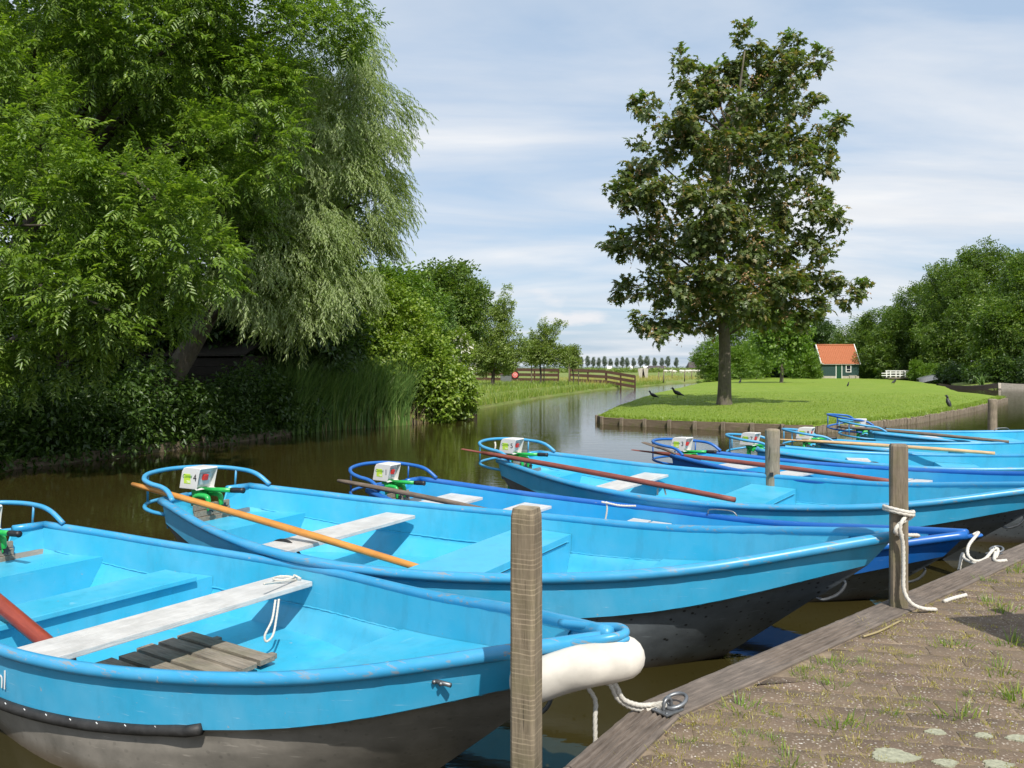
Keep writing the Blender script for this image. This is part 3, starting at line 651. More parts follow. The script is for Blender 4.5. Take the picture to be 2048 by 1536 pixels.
def motor(root, num, turn=0., detail=True):
    global COWL
    z0 = zgf(0)
    m = MB(); m.tube([(-.15, 0, z0 + .06), (-.16, 0, z0 - .3), (-.17, 0, -.35)], .036, 10)
    m.box((-.11, 0, z0 - .0), (.09, .13, .12), None, .02); m.lathe((-.15, 0, z0 - .02), [(.055, 0), (.055, .06), (.04, .075)], 12)
    mo = m.build('outboard_motor', M['green_metal'], root)
    if COWL is None: COWL = cowl_mesh(); COWL.materials.append(M['white_plastic'])
    cw = link('cowling', COWL, None, mo); cw.location = (-.14, 0, z0 + .045); cw.rotation_euler = (0, 0, turn)
    for sy in (-.075, .075):
        m = MB(); m.tube(bez([(-.09, sy, z0 - .06), (-.07, sy, z0 - .02), (.02, sy, z0 - .012), (.085, sy, z0 - .022), (.105, sy, z0 - .075), (.108, sy, z0 - .155)], 4), [.026] * 15 + [.024] * 3 + [.02] * 3, 9)
        m.build('clamp', M['green_metal'], mo)
        m = MB(); zz = z0 - .13; pts = []
        for k in range(10): a = 2 * math.pi * k / 10; r = .042 if k % 2 == 0 else .02; pts.append((a, r))
        V = [(.145, sy + math.cos(a) * r, zz + math.sin(a) * r) for a, r in pts] + [(.16, sy + math.cos(a) * r * .9, zz + math.sin(a) * r * .9) for a, r in pts]
        m.add(V, [tuple(range(10)), tuple(range(10, 20))[::-1]] + [(k, (k + 1) % 10, 10 + (k + 1) % 10, 10 + k) for k in range(10)]); m.tube([(.095, sy, zz), (.15, sy, zz)], .009, 6)
        m.build('clamp_knob', M['black'], mo)
    m = MB(); m.tube([(-.06, .0, z0 + .035), (.3, .035, z0 + .05)], .024, 10); m.build('tiller', M['green_metal'], mo)
    m = MB(); m.tube([(.3, .035, z0 + .05), (.34, .039, z0 + .052), (.42, .046, z0 + .055), (.45, .048, z0 + .056)], [.026, .028, .026, .03], 10); m.build('tiller_grip', M['black'], mo)
    Rt = Matrix.Rotation(turn, 3, 'Z'); base = Vector((-.14, 0, z0 + .045))
    def onc(v): return base + Rt @ Vector(v)
    m = MB(); m.box((0, 0, 0), (.095, .0016, .098)); o = m.build('sticker', M['lime'], mo); o.location = onc((-.028, -.1062, .105)); o.rotation_euler = (0, 0, turn)
    text('maker_name', 'Combi', .05, onc((-.03, -.1076, .13)), (R(90), 0, turn), M['green_ink'], mo, .35)
    text('model_mark', '700', .034, onc((-.012, -.1076, .074)), (R(90), 0, turn), M['white_ink'], mo)
    if num: text('boat_number', num, .098, onc((.085, -.1076, .118)), (R(90), 0, turn), M['black_ink'], mo)
    m = MB(); m.box((0, 0, 0), (.012, .13, .12), None, .004); o = m.build('switch_panel', M['grey_panel'], mo); o.location = onc((.094, 0, .1)); o.rotation_euler = (0, R(15), turn)
    m = MB(); m.box((0, 0, 0), (.035, .055, .06), None, .006); o = m.build('switch', M['red'], mo); o.location = onc((.115, -.01, .12)); o.rotation_euler = (0, R(15), turn)
    return mo
MESH = {}
def shared(key, mb, mats):
    if key not in MESH: MESH[key] = mb.mesh(key[0], mats)
    return MESH[key]
def boat(num, label, x, y, th, dz, rise, ws, roll, kind, paint='blue', bottom='hull_black', loops=True, turn=0, k=1., kl=1.):
    root = thing('rowing_boat', label, 'boat', (x * k, y * k, EYE + (dz - EYE) * k), 0, 'blue rental boats moored at the quay')
    root.rotation_euler = (roll, -math.asin(rise / BL), th); root.scale = (k * kl, k * ws, k)
    rim = 'blue_rim' if paint == 'blue' else 'navy'; inn = 'blue_in' if paint == 'blue' else 'navy_in'
    BX = BD_HIGH if paint == 'navy' else BD; P = lambda nm, key, mat: link(nm, shared((nm, key, mat), BX[key], M[mat]), None, root)
    st = P('hull_strake', 'strake', paint); P('hull_bottom', 'bottom', bottom); ln = P('hull_lining', 'lining', inn); P('gunwale', 'gunwale', rim); P('transom', 'transom', inn)
    w = link('weld_seam', shared(('weld_seam', 'weld', inn), BD['weld'], M[inn]), None, ln)
    P('motor_board', 'board', 'grey_wood')
    if loops:
        rl = P('stern_rail', 'rail_top', rim); link('lower_rail', shared(('lower_rail', 'rail_low', rim), BD['rail_low'], M[rim]), None, rl)
        for k, s in enumerate(BD['struts']): link('strut', shared(('strut', k, rim), s, M[rim]), None, rl)
    motor(root, num, turn)
    g = lambda u: zgf(u)
    if kind == 'A':
        seat_box(.012, .1, g(.1) - .2).build('stern_seat', M[inn], root)
        plank(.238, .295, g(.27) - .10).build('thwart', M['white_wood'], root)
        b = seat_box(.468, .56, g(.51) - .115, lip=.01).build('bench', M[inn], root)
        m = MB(); m.tube([(.562 * BL, -.6, g(.51) - .17), (.562 * BL, .95, g(.51) - .17)], .003, 5); m.build('lid_seam', M['black'], b)
        bow_seat(.715).build('bow_seat', M[inn], root)
    elif kind == 'B':
        seat_box(.012, .108, g(.1) - .2).build('stern_seat', M[inn], root)
        bx = seat_box(.245, .302, g(.27) - .205).build('bench', M[inn], root)
        plank(.238, .31, g(.27) - .178, .04, -.86, .84).build('bench_board', M[inn], bx)
        plank(.430, .491, g(.46) - .10, .04).build('thwart', M['white_wood'], root)
        for k in range(5):
            m = MB(); m.box((2.99 + random.uniform(-.03, .03), .36 - k * .165, FLOOR + .055), (.98, .125, .035), None, .004, jit=.003); m.build('floorboard', M['grey_wood'], root)
        for xx in (2.68, 3.32):
            m = MB(); m.box((xx, .13, FLOOR + .019), (.06, .8, .034)); m.build('floor_bearer', M['grey_wood'], root)
        bow_seat(.675).build('bow_seat', M[inn], root)
    else:
        for u0, u1, d in ((.07, .15, .13), (.222, .285, .11)): plank(u0, u1, g(u0) - d).build('thwart', M['white_wood'], root)
        b = seat_box(.445, .525, g(.48) - .16).build('bench', M[inn], root)
        for u0, u1 in ((.446, .482), (.487, .524)): plank(u0, u1, g(.48) - .135, .035).build('bench_board', M['white_wood'], b)
        bow_seat(.73).build('bow_seat', M[inn], root)
    # mooring eye on the stem and a handle below the chine at the bow
    zb = zgf(1); m = MB()
    m.tube(bez([(BL - .02, -.03, zb - .03), (BL + .06, -.05, zb + .0), (BL + .11, 0, zb + .01), (BL + .06, .05, zb), (BL - .02, .03, zb - .03)], 5), .012, 8); m.build('bow_eye', M[rim], root)
    m = MB(); m.tube(bez([(BL - .34, 0, zb - .31), (BL - .3, 0, zb - .345), (BL - .34, 0, zb - .42), (BL - .43, 0, zb - .47), (BL - .50, 0, zb - .455)], 5), .011, 8); m.build('keel_handle', M['steel'], root)
    return root
FIT = {'22': (-4.769, 7.279, -.596, -.116, .042, .983, .007), '4': (-3.087, 8.143, -.495, .124, -.021, 1.044, -.001), '1': (-1.484, 10.175, -.582, -.082, -.127, .929, .027),
       '5': (.11, 11.859, -.643, .086, -.064, .976, .027), '3': (2.854, 12.943, -.73, .004, .107, 1.048, -.021), '7': (4.314, 14.082, -.32, -.007, .012, .997, -.011),
       '8': (5.746, 15.346, -.103, -.006, .022, 1.001, -.002), '9': (7.848, 17.853, -.08, -.003, .029, 1.008, .023)}
B22 = boat('22', 'sky-blue boat with grey floorboards and a white bow fender, nearest the camera', *FIT['22'], 'B', 'blue', 'hull_grey', k=.915)
for c_ in B22.children:
    if c_.name.startswith('outboard'): c_.location.x = .09
B4 = boat('4', 'sky-blue boat with an orange pole across its stern, bow at the roped post', *FIT['4'], 'A', k=1.005)
B1 = boat('1', 'boat with a royal-blue rim and white double bench, motor numbered 1', *FIT['1'], 'C', 'navy', k=1.0)
B5 = boat('5', 'sky-blue boat with a red-brown oar along its near side, motor numbered 5', *FIT['5'], 'A', k=1.008, kl=1.05)
B3 = boat('3', 'boat with a dark blue stern rail, motor numbered 3, behind the round post', *FIT['3'], 'C', 'navy')
B7 = boat('7', 'sky-blue boat with worn white rim, motor numbered 7 beside the round post', *FIT['7'], 'A', turn=R(-25))
B8 = boat('8', 'sky-blue boat with a pale wooden oar, motor numbered 8', *FIT['8'], 'A', turn=R(-30), k=1.018)
B9 = boat('', 'farthest sky-blue boat with a doubled stern rail and a grey oar', *FIT['9'], 'A', turn=R(-20))
# the farthest boat carries a second, royal-blue rail
o = link('spare_rail', shared(('spare_rail', 'rail_top', 'navy'), BD['rail_top'], M['navy']), None, B9); o.location = (-.12, .42, .10)
l2 = link('lower_rail', shared(('lower_rail', 'rail_low', 'navy'), BD['rail_low'], M['navy']), None, o)
for k, s in enumerate(BD['struts']): link('strut', shared(('strut', k, 'navy'), s, M['navy']), None, o)
def bw(root, v): return root.matrix_basis @ Vector(v)
# bow fender of the nearest boat
m = MB(); pts = [(BL - .36, -.25, zgf(.94) - .15), (BL - .26, -.225, zgf(.95) - .135), (BL - .14, -.18, zgf(.98) - .115), (BL - .02, -.13, zgf(1) - .095), (BL + .075, -.01, zgf(1) - .085), (BL + .04, .10, zgf(1) - .11), (BL - .10, .17, zgf(1) - .15)]
P_ = bez(pts, 8); nP = len(P_); m.tube(P_, [.096 * math.sqrt(max(.02, min(1, 1 - (1 - min(1, k / 4.)) ** 2))) * math.sqrt(max(.02, min(1, 1 - (1 - min(1, (nP - 1 - k) / 4.)) ** 2))) for k in range(nP)], 18)
fn = m.build('bow_fender', M['fender'], B22)
m = MB(); m.tube(bez([(BL - .34, .16, zgf(.95) + .02), (BL - .12, .11, zgf(.98) + .02), (BL + .04, .075, zgf(1) + .03), (BL + .095, 0, zgf(1) + .03), (BL + .03, -.085, zgf(1) + .02), (BL - .13, -.13, zgf(.98) + .005), (BL - .32, -.19, zgf(.95) + .0)], 6), .021, 9); m.build('bow_loop', M['blue_rim'], B22)
# black rubber strip with white staples along the lower chine of the nearest boat
m = MB(); us = np.linspace(.12, .71, 44)
m.tube([hull_pt(u, 1.02 if u < .68 else 1.02 - (u - .68) * 3.2, -1) + Vector((0, -.012, -.012)) for u in us], .03, 9); st = m.build('rubber_strip', M['strip'], B22)
for u in np.linspace(.2, .68, 16):
    m = MB(); p = hull_pt(u, 1.02, -1) + Vector((0, -.03, .012)); m.box(p, (.016, .003, .004), Matrix.Rotation(R(20), 3, 'Y')); m.build('staple', M['white_ink'], st)
# white lettering on its side
def side_px(u): p = B22.matrix_basis @ hull_pt(u, .6, -1); return 1024 + FPX * p.x / p.y
NLU = min(np.linspace(.2, .7, 400), key=lambda u: abs(side_px(float(u)) - 2)); NLU = float(NLU)
nlp = hull_pt(NLU, .60, -1); text('lettering', '.nl', .16, (nlp.x, nlp.y - .006, nlp.z), (R(89), 0, math.atan2(-(hwf(NLU + .02) - hwf(NLU - .02)), .04 * BL)), M['white_ink'], B22)
# cleats on the boats' sides
def cleat(root, u, sd, inside=True):
    p = hull_pt(u, .45, sd, .03 if inside else -.012); m = MB(); m.tube([p + Vector((-.07, 0, 0)), p + Vector((.07, 0, 0))], .011, 7); m.tube([p + Vector((-.02, sd * .02, 0)), p + Vector((-.02, 0, 0))], .01, 6); m.tube([p + Vector((.02, sd * .02, 0)), p + Vector((.02, 0, 0))], .01, 6)
    m.build('cleat', M['steel'], root)
for r_, u, s in ((B7, .5, 1), (B8, .5, 1), (B22, .9, -1)): cleat(r_, u, s, r_ is not B22)
def wire_handle(root, u, sd):
    p = hull_pt(u, 0, sd) + Vector((0, 0, .03)); m = MB(); m.tube(bez([p + Vector((-.16, 0, 0)), p + Vector((-.13, 0, .05)), p + Vector((.1, 0, .06)), p + Vector((.17, 0, .01))], 5), .008, 7); m.build('rim_handle', M['steel'], root)
wire_handle(B1, .62, 1); wire_handle(B9, .55, 1)
for r_, u in ((B7, .72), (B8, .72)):
    m = MB(); z = zgf(u) - .06; m.box((u * BL, inner_hw(u, z) - .1, z), (.22, .2, .03), None, .005); m.build('shelf', M['white_wood'], r_)
# black rubber tyre pad and hoop details
for r_, u, t in ((B4, .255, -.55), (B7, .3, .2)):
    m = MB(); z = zgf(u) - .14; m.tube(bez([(u * BL - .22, t, z - .05), (u * BL - .1, t, z + .05), (u * BL + .05, t, z + .06), (u * BL + .2, t, z - .06)], 5), .012, 7); m.build('cable', M['black'], r_)

# ------------------------------------------------------------------ oars
def oar(a, b, mat, label, r=.03, blade=0., wide=.07):
    a, b = Vector(a), Vector(b); d = b - a; Ln = d.length; m = MB(); pts = []; rr = []
    n = 18
    for k in range(n + 1): f = k / n; pts.append(Vector((f * Ln, 0, .012 * math.sin(f * 3)))); rr.append(r * (.85 + .15 * math.sin(f * math.pi)) if f > .03 else r * .6)
    root = thing('oar', label, 'oar', a, 0, 'oars and poles lying in the boats')
    root.rotation_euler = d.to_track_quat('X', 'Z').to_euler()
    m.tube(pts, rr, 10); m.build('shaft', M[mat], root)
    if blade:
        m = MB(); rows = []
        for k in range(9):
            f = k / 8; x = blade * (.25 - f); h = wide * (.35 + .65 * min(1, f * 1.8)) * (1 if f < .9 else .8); t = .016 * (1 - .6 * f)
            rows.append([(x, -h, 0), (x, -h * .4, t), (x, h * .4, t), (x, h, 0), (x, h * .4, -t), (x, -h * .4, -t)])
        m.grid(rows, True, 0, True); e = len(m.v) - 6; m.f += [[0, 1, 2, 3, 4, 5], [e + i for i in range(6)][::-1]]; m.sm += [False] * 2; m.mi += [0] * 2
        m.build('blade', M[mat], root)
    return root
oar(at(265, 968, 7.95), at(870, 1146, 6.25), 'oar_orange', 'orange varnished pole lying across the stern of the second boat', .032)
oar(at(676, 961, 9.9), at(1015, 1030, 8.5), 'oar_grey', 'grey-brown bare pole on the stern of the royal-blue rimmed boat', .03)
oar(at(962, 905, 11.6), at(1470, 1000, 9.05), 'oar_brown', 'red-brown oar tied down over a white thwart', .036, .5, .05)
oar(at(1308, 905, 12.9), at(1790, 964, 10.5), 'oar_brown', 'red-brown oar behind the round post, blade over the dark blue rail', .036, .55, .06)
oar(at(1598, 881, 15.2), at(1990, 907, 13.6), 'oar_pale', 'pale wooden oar with its blade past the motor numbered 8', .034, .6, .075)
oar(at(1674, 853, 17.9), at(2018, 884, 16.2), 'oar_grey', 'grey oar lying along the farthest boat', .036, 0)
oar(at(-260, 1000, 6.6), at(138, 1324, 4.72), 'oar_red', 'thick red-painted oar shaft resting against the white thwart of the nearest boat', .052)
# spare paddle blade on boat 3
oar(at(1310, 893, 12.75), at(1350, 908, 12.3), 'oar_grey', 'short grey paddle blade sticking out under the dark blue stern rail', .02, .4, .07)

# ------------------------------------------------------------------ ropes and rings
def rope(pts, r, label, n=14, braid=True):
    P = bez(pts, n); L = sum((b - a).length for a, b in zip(P, P[1:])); k = max(len(P), int(L / .006)); 
    cum = [0]
    for a, b in zip(P, P[1:]): cum.append(cum[-1] + (b - a).length)
    xs = np.linspace(0, L, min(k, 420)); Q = [Vector([np.interp(x, cum, [p[i] for p in P]) for i in range(3)]) for x in xs]
    m = MB(); m.tube(Q, r, 9, twist=6.2832 * 3 / (r * 8.5) , amp=.13); o = m.build('mooring_rope', M['rope']); return tag(o, label, 'rope', 'mooring ropes')
def ring(px, py, label, rz):
    p = on(px, py, ZQ + .014); root = thing('mooring_ring', label, 'ring', p, rz, 'iron mooring rings on the quay beam')
    m = MB(); m.box((0, 0, .004), (.11, .09, .008), None, .002); [m.lathe((x, y, .006), [(.007, 0), (.006, .006)], 8) for x in (-.04, .04) for y in (-.03, .03)]; m.build('base_plate', M['steel'], root)
    m = MB(); m.tube(bez([(-.025, 0, .006), (-.02, 0, .04), (0, 0, .052), (.02, 0, .04), (.025, 0, .006)], 4), .008, 8); m.build('staple_eye', M['steel'], root)
    m = MB(); n = 24; m.tube([(.0 + .05 + .055 * math.cos(2 * math.pi * k / n), .04 * math.sin(2 * math.pi * k / n) * 1.1, .03 + .015 * math.cos(2 * math.pi * k / n)) for k in range(n)], .0085, 8, closed=True); m.build('loose_ring', M['steel'], root)
    return p
rg = ring(1335, 1421, 'iron mooring ring on a plate at the joint of the quay beam, nearest the camera', R(38))
bo = bw(B22, (BL - .05, .0, zgf(1) - .22))
for dd in (0, .02):
    rope([bo + Vector((.0 + dd, -.0, .0)), at(1219 + dd * 500, 1368, 3.40), at(1236 + dd * 500, 1398, 3.42), at(1266 + dd * 450, 1416 - dd * 300, 3.47), at(1300, 1419 - dd * 450, 3.52), rg + Vector((-.01, -.012 + dd, .03))], .0105, ['white rope', 'second white rope, close beside the first,'][dd > 0] + ' from under the white fender to the iron ring')
rope([bo + Vector((-.05, -.03, 0)), at(1190, 1400, 3.44), at(1190, 1440, 3.44), at(1191, 1500, 3.44)], .010, 'white rope end hanging straight down under the white fender')
# knots of rope round the square post
pxy = Vector((2.415, 5.02))
def coil(z0, z1, turns, r, tilt=0):
    out = []
    for k in range(int(turns * 10) + 1):
        a = 2 * math.pi * k / 10; out.append(Vector((pxy.x + r * math.cos(a), pxy.y + r * math.sin(a), z0 + (z1 - z0) * k / (turns * 10) + tilt * math.cos(a))))
    return out
zb4 = 2.05 - 340 * 5.1 / FPX; bow4 = bw(B4, (BL + .08, 0, zgf(1)))
zt = 2.05 - 293 * 5.0 / FPX
rope([bow4 + Vector((-.03, -.02, .0)), bow4 + Vector((.03, -.05, .02)), at(1794, 1068, 4.94), at(1797, 1050, 4.93)] + coil(zt, zt + .03, 2, .083, -.02) + [at(1806, 1040, 4.93), at(1800, 1058, 4.92), at(1806, 1090, 4.93), at(1807, 1140, 4.93), at(1808, 1180, 4.92), at(1822, 1206, 4.90), at(1846, 1217, 4.9), on(1872, 1219, ZQ + .012)], .0115, 'white rope wound round the square post and trailing onto the pavers', 6)
rg2 = ring(1988, 1108, 'iron mooring ring standing up on the quay beam at the far end of the ropes', R(38))
bow1 = bw(B1, (BL + .05, 0, zgf(1)))
rope([bow1 + Vector((-.02, -.03, .01)), bow1 + Vector((.02, -.04, .03)), at(1938, 1090, 6.4), at(1936, 1110, 6.3), at(1950, 1122, 6.25), at(1970, 1118, 6.3), rg2 + Vector((0, 0, .04)), rg2 + Vector((.02, -.02, .03)), at(1985, 1122, 6.25), at(1955, 1128, 6.2), at(1930, 1118, 6.4), at(1925, 1108, 6.5), at(1918, 1140, 6.45)], .012, 'looped white rope from the royal-blue bow to the far ring', 8)
rope([rg2 + Vector((.0, -.02, .02)), on(1990, 1121, ZQ + .02), on(2013, 1121, ZQ + .02)], .012, 'short white rope end beside the far ring', 8)
pl = B22.matrix_basis @ Vector((.461 * BL, .98, zgf(.46) - .10 + .03))
cc = [pl + Vector((.075 * math.cos(a), .075 * math.sin(a), .004 + .004 * a)) for a in np.linspace(0, 6.6, 14)]
rope([at(528, 1168, 5.5)] + cc + [pl + Vector((.12, .02, .006))], .0075, 'thin grey rope coiled on the end of the white thwart', 5)
rope([at(551, 1200, 5.4), at(544, 1240, 5.32), at(530, 1270, 5.27), at(533, 1283, 5.27), at(546, 1270, 5.29), at(553, 1235, 5.35), at(558, 1198, 5.4)], .0075, 'thin grey rope loop hanging under the white thwart', 6)
rope([at(1203, 1004, 8.6), at(1215, 1006, 8.58), at(1240, 1011, 8.55), at(1272, 1012, 8.5)], .010, 'white rope lashed along the royal-blue rim', 6)
rope([at(1213, 1003, 8.6), at(1214, 1020, 8.6), at(1210, 1043, 8.62)], .009, 'white rope end hanging inside the royal-blue rim', 6)
rope([at(1315, 990, 9.75), at(1316, 975, 9.75), at(1322, 970, 9.7), at(1328, 976, 9.66), at(1332, 990, 9.64)], .010, 'short rope tie over the red-brown oar', 6)
rope([at(990, 884, 11.4), at(991, 891, 11.38), at(990, 898, 11.38)], .012, 'white rope tie round the sky-blue stern rail', 6)
rope([on(1888, 1203, ZQ + .01), on(1905, 1197, ZQ + .01), on(1932, 1190, ZQ + .01)], .012, 'frayed white scrap of rope lying on the pavers', 6)
m = MB(); m.tube(bez([on(1727, 1273, ZQ + .012), on(1760, 1262, ZQ + .012), on(1802, 1241, ZQ + .012)], 6), .006, 6); tag(m.build('dry_reed_stalk', M['dry_reed']), 'dry straw-coloured reed stalk lying on the pavers', 'stalk')
# unseen board on a post, added only to cast the shadow on the quay
sb = thing('shadow_board', 'unseen wooden board on a post, added to cast a shadow on the quay', 'shadow caster', (3.35, 3.75, ZQ), R(10))
m = MB(); m.box((0, 0, .75), (.08, .08, 1.5), None, .01); m.build('post', M['grey_stake'], sb)
m = MB(); m.box((-.05, -.05, 1.12), (.75, .035, .46), Matrix.Rotation(R(-35), 3, 'X'), .008); m.build('panel', M['grey_wood'], sb)

# ------------------------------------------------------------------ foliage machinery
def unit(v): return v / (np.linalg.norm(v, axis=-1, keepdims=True) + 1e-9)
def frames(d, roll):          # rotation matrices with x along d, z roughly up, rolled
    up = np.tile(np.array([0., 0, 1.]), (len(d), 1)); y = unit(np.cross(up, d)); bad = np.linalg.norm(np.cross(up, d), axis=1) < 1e-3; y[bad] = (0, 1, 0); z = np.cross(d, y)
    c, s = np.cos(roll)[:, None], np.sin(roll)[:, None]; y2 = y * c + z * s; z2 = z * c - y * s
    return np.stack([d, y2, z2], axis=2)
def scatter(name, proto, pos, d, scale, mat, parent=None, roll=.5, kind='stuff'):
    V, F = proto; n = len(pos); Rm = frames(unit(d), RNG.normal(0, roll, n))
    out = np.einsum('nij,kj->nki', Rm, V) * np.asarray(scale).reshape(-1, 1, 1) + pos[:, None, :]
    FF = (F[None] + (np.arange(n) * len(V))[:, None, None]).reshape(-1, F.shape[1])
    o = bigmesh(name, out.reshape(-1, 3), FF, mat, parent)
    if kind: o['kind'] = kind
    return o
def leaf(base, d, up, ln, wd, fold=.25, curl=.15):
    base, d = np.array(base, float), unit(np.array(d, float)); s = unit(np.cross(np.array(up, float), d)); u = np.cross(d, s)
    return [base, base + d * ln * .45 - s * wd / 2 + u * wd * fold, base + d * ln - u * ln * curl, base + d * ln * .45 + s * wd / 2 + u * wd * fold]
def proto(leaves): 
    V = np.array([p for l in leaves for p in l]); F = np.array([t for k in range(len(leaves)) for t in ((4 * k, 4 * k + 2, 4 * k + 1), (4 * k, 4 * k + 3, 4 * k + 2))]); return V, F
def ash_proto():
    ls = []
    for x in (.22, .42, .62, .82):
        for s in (-1, 1): ls.append(leaf((x, 0, -.12 * x * x), (.62, s * .78, -.18 - .1 * x), (0, 0, 1), .36 * (1.1 - .35 * abs(x - .55)), .12))
    ls.append(leaf((1, 0, -.12), (1, 0, -.3), (0, 0, 1), .36, .12)); return proto(ls)
def willow_proto(n=20, ln=.19, wd=.036):
    ls = []; r = random.Random(3)
    for k in range(n):
        f = (k + .5) / n; x = .62 * f ** .8; z = -.75 * f ** 1.5; a = r.uniform(0, 6.28)
        t = np.array([.55, 0, -.25 - 1.1 * f]); d = unit(t) + .75 * np.array([math.cos(a) * .5, math.sin(a), math.cos(a) * .3 - .25])
        ls.append(leaf((x, 0, z), d, (r.uniform(-1, 1), r.uniform(-1, 1), .6), ln * r.uniform(.7, 1.15), wd, .15, .12))
    return proto(ls)
def clump_proto(n=9, ln=.42, wd=.24, seed=1, flat=.5):
    r = random.Random(seed); ls = []
    for k in range(n):
        a = r.uniform(0, 6.28); p = np.array([r.uniform(-.1, .9), r.uniform(-.55, .55), r.uniform(-.35, .35) * flat])
        ls.append(leaf(p, (r.uniform(.1, 1), math.sin(a), math.cos(a) * .4 - .25), (r.uniform(-.5, .5), r.uniform(-.5, .5), 1), ln * r.uniform(.7, 1.2), wd * r.uniform(.8, 1.2)))
    return proto(ls)
def lobed_proto(n=5, size=.5, seed=2):
    r = random.Random(seed); V = []; F = []
    for k in range(n):
        a = 6.28 * k / n + r.uniform(-.4, .4); base = np.array([r.uniform(0, .4), 0, 0.]) + .18 * np.array([math.cos(a), math.sin(a), r.uniform(-.5, .4)])
        d = unit(np.array([math.cos(a) + .35, math.sin(a), r.uniform(-.75, .0)])); s = unit(np.cross((r.uniform(-.25, .25), r.uniform(-.25, .25), 1), d)); u = np.cross(d, s); sz = size * r.uniform(.75, 1.2)
        ol = [(0, 0), (-.05, .28), (.12, .52), (.22, .24), (.55, .48), (.58, .16), (1, 0), (.58, -.16), (.55, -.48), (.22, -.24), (.12, -.52), (-.05, -.28)]
        b = len(V); V += [base + d * x * sz + s * y * sz - u * (.14 * abs(y) + .16 * x * x) * sz for x, y in ol]; V.append(base + d * .3 * sz + u * .03 * sz); c = b + len(ol)
        F += [(c, b + i, b + (i + 1) % len(ol)) for i in range(len(ol))]
    return np.array(V), np.array(F)
P_ASH, P_WIL = ash_proto(), willow_proto()
P_CL = clump_proto(); P_CLF = clump_proto(7, .55, .34, 5); P_SYC = lobed_proto(); P_NET = clump_proto(10, .5, .2, 9, 1.2)
def blob_points(blobs, n, sub=14, tight=.26, shell=.45, seed=0, hollow=None):
    g = np.random.default_rng(seed); B = np.array(blobs, float); w = (B[:, 3] * B[:, 5]); w = w / w.sum(); k = g.choice(len(B), n, p=w)
    nb = len(B); dirs = unit(g.normal(size=(nb, sub, 3))); rad = (shell + (1 - shell) * g.random((nb, sub, 1)) ** .6); cen = dirs * rad
    j = g.integers(0, sub, n); off = g.normal(0, tight, (n, 3)); lim = np.linalg.norm(off, axis=1, keepdims=True); off = off / np.maximum(1, lim / (tight * 1.9))
    loc = cen[k, j] + off; pos = B[k, :3] + loc * B[k, 3:6]
    return pos, unit(loc * np.array([1, 1, .8]) + 1e-6), k
def pxblob(px, py, rpx, Y, fz=1., fy=1.):
    p = at(px, py, Y); r = rpx * Y / FPX; return (p.x, p.y, p.z, r, r * fy, r * fz)
def limbs(root, base, pts_r, mat, name='trunk'):
    m = MB(); P = bez(pts_r[0], 6); r = list(np.interp(np.linspace(0, 1, len(P)), np.linspace(0, 1, len(pts_r[1])), pts_r[1]))
    m.tube(P, r, 10); return m.build(name, M[mat], root)
def make_branches(root, starts, targets, r0, mat, n=6, seed=1):
    g = random.Random(seed)
    for t in targets:
        s = min(starts, key=lambda q: (Vector(q) - Vector(t)).length + .6 * max(0, q[2] - t[2] + .5)); s, t = Vector(s), Vector(t); d = t - s
        mid = s + d * .5 + Vector((g.uniform(-.1, .1), g.uniform(-.1, .1), .1)) * d.length
        limb = limbs(root, None, ([s, mid, t], [r0 * min(1.4, .35 + d.length * .16), r0 * .5, r0 * .12]), mat, 'limb')

# ------------------------------------------------------------------ left bank: ash, willow, trees behind
gz = .5
ash = thing('ash_tree', 'large ash tree with feathery bright green leaves overhanging the water', 'tree', (-9.6, 17.0, gz))
ASH = [pxblob(*b) for b in [(70, 60, 150, 15.5), (240, 30, 150, 16.5), (400, 50, 150, 17.5), (540, 60, 130, 18.5), (640, 30, 90, 19), (690, 70, 45, 19.5), (40, 270, 110, 14.2), (120, 350, 105, 13.8), (90, 450, 125, 13.4), (240, 420, 110, 13.6), (350, 440, 100, 14), (400, 520, 75, 14.2), (290, 560, 95, 14), (160, 580, 110, 13.8), (40, 600, 100, 14), (110, 690, 60, 14.5), (200, 680, 50, 14.8), (30, 690, 60, 14.8), (60, 740, 35, 15), (160, 720, 35, 15), (320, 660, 45, 15.2),  (470, 170, 110, 17.5), (510, 290, 90, 17.2), (410, 290, 90, 16.5), (60, 170, 70, 15.2), (530, 180, 70, 18), (340, 610, 70, 15), (440, 420, 60, 16)]]
ASH += [pxblob(*b) for b in [(-130, 120, 190, 15), (-120, 450, 170, 14), (-120, 700, 120, 14), (150, -160, 190, 16.5), (430, -130, 190, 18), (620, -90, 110, 19.5), (250, 200, 150, 19), (120, 250, 160, 18.5), (380, 380, 150, 19)]]
pos, d, k = blob_points(ASH, 17000, 13, .2, .5, 3)
d = d * .55 + RNG.normal(0, .45, d.shape) + np.array([.1, -.35, -.05])
loc0 = np.array(ash.location)
scatter('foliage', P_ASH, pos - loc0, d, RNG.uniform(.24, .44, len(pos)), M['ash_leaf'], ash, .35)
tr = [(-3.2, 1.5, -.6), (-3, 1.5, 1.2), (-2.2, 1.2, 3), (-.8, .9, 5.4), (.8, .6, 8.5)]
limbs(ash, None, (tr, [.36, .27, .22, .16, .07]), 'bark_dark')
make_branches(ash, tr[1:4], [Vector(b[:3]) - Vector(loc0) for b in ASH[:24:2]], .12, 'bark_dark')
willow = thing('willow_tree', 'silvery drooping willow with pale narrow leaves beside the ash', 'tree', (-9.3, 21.6, gz))
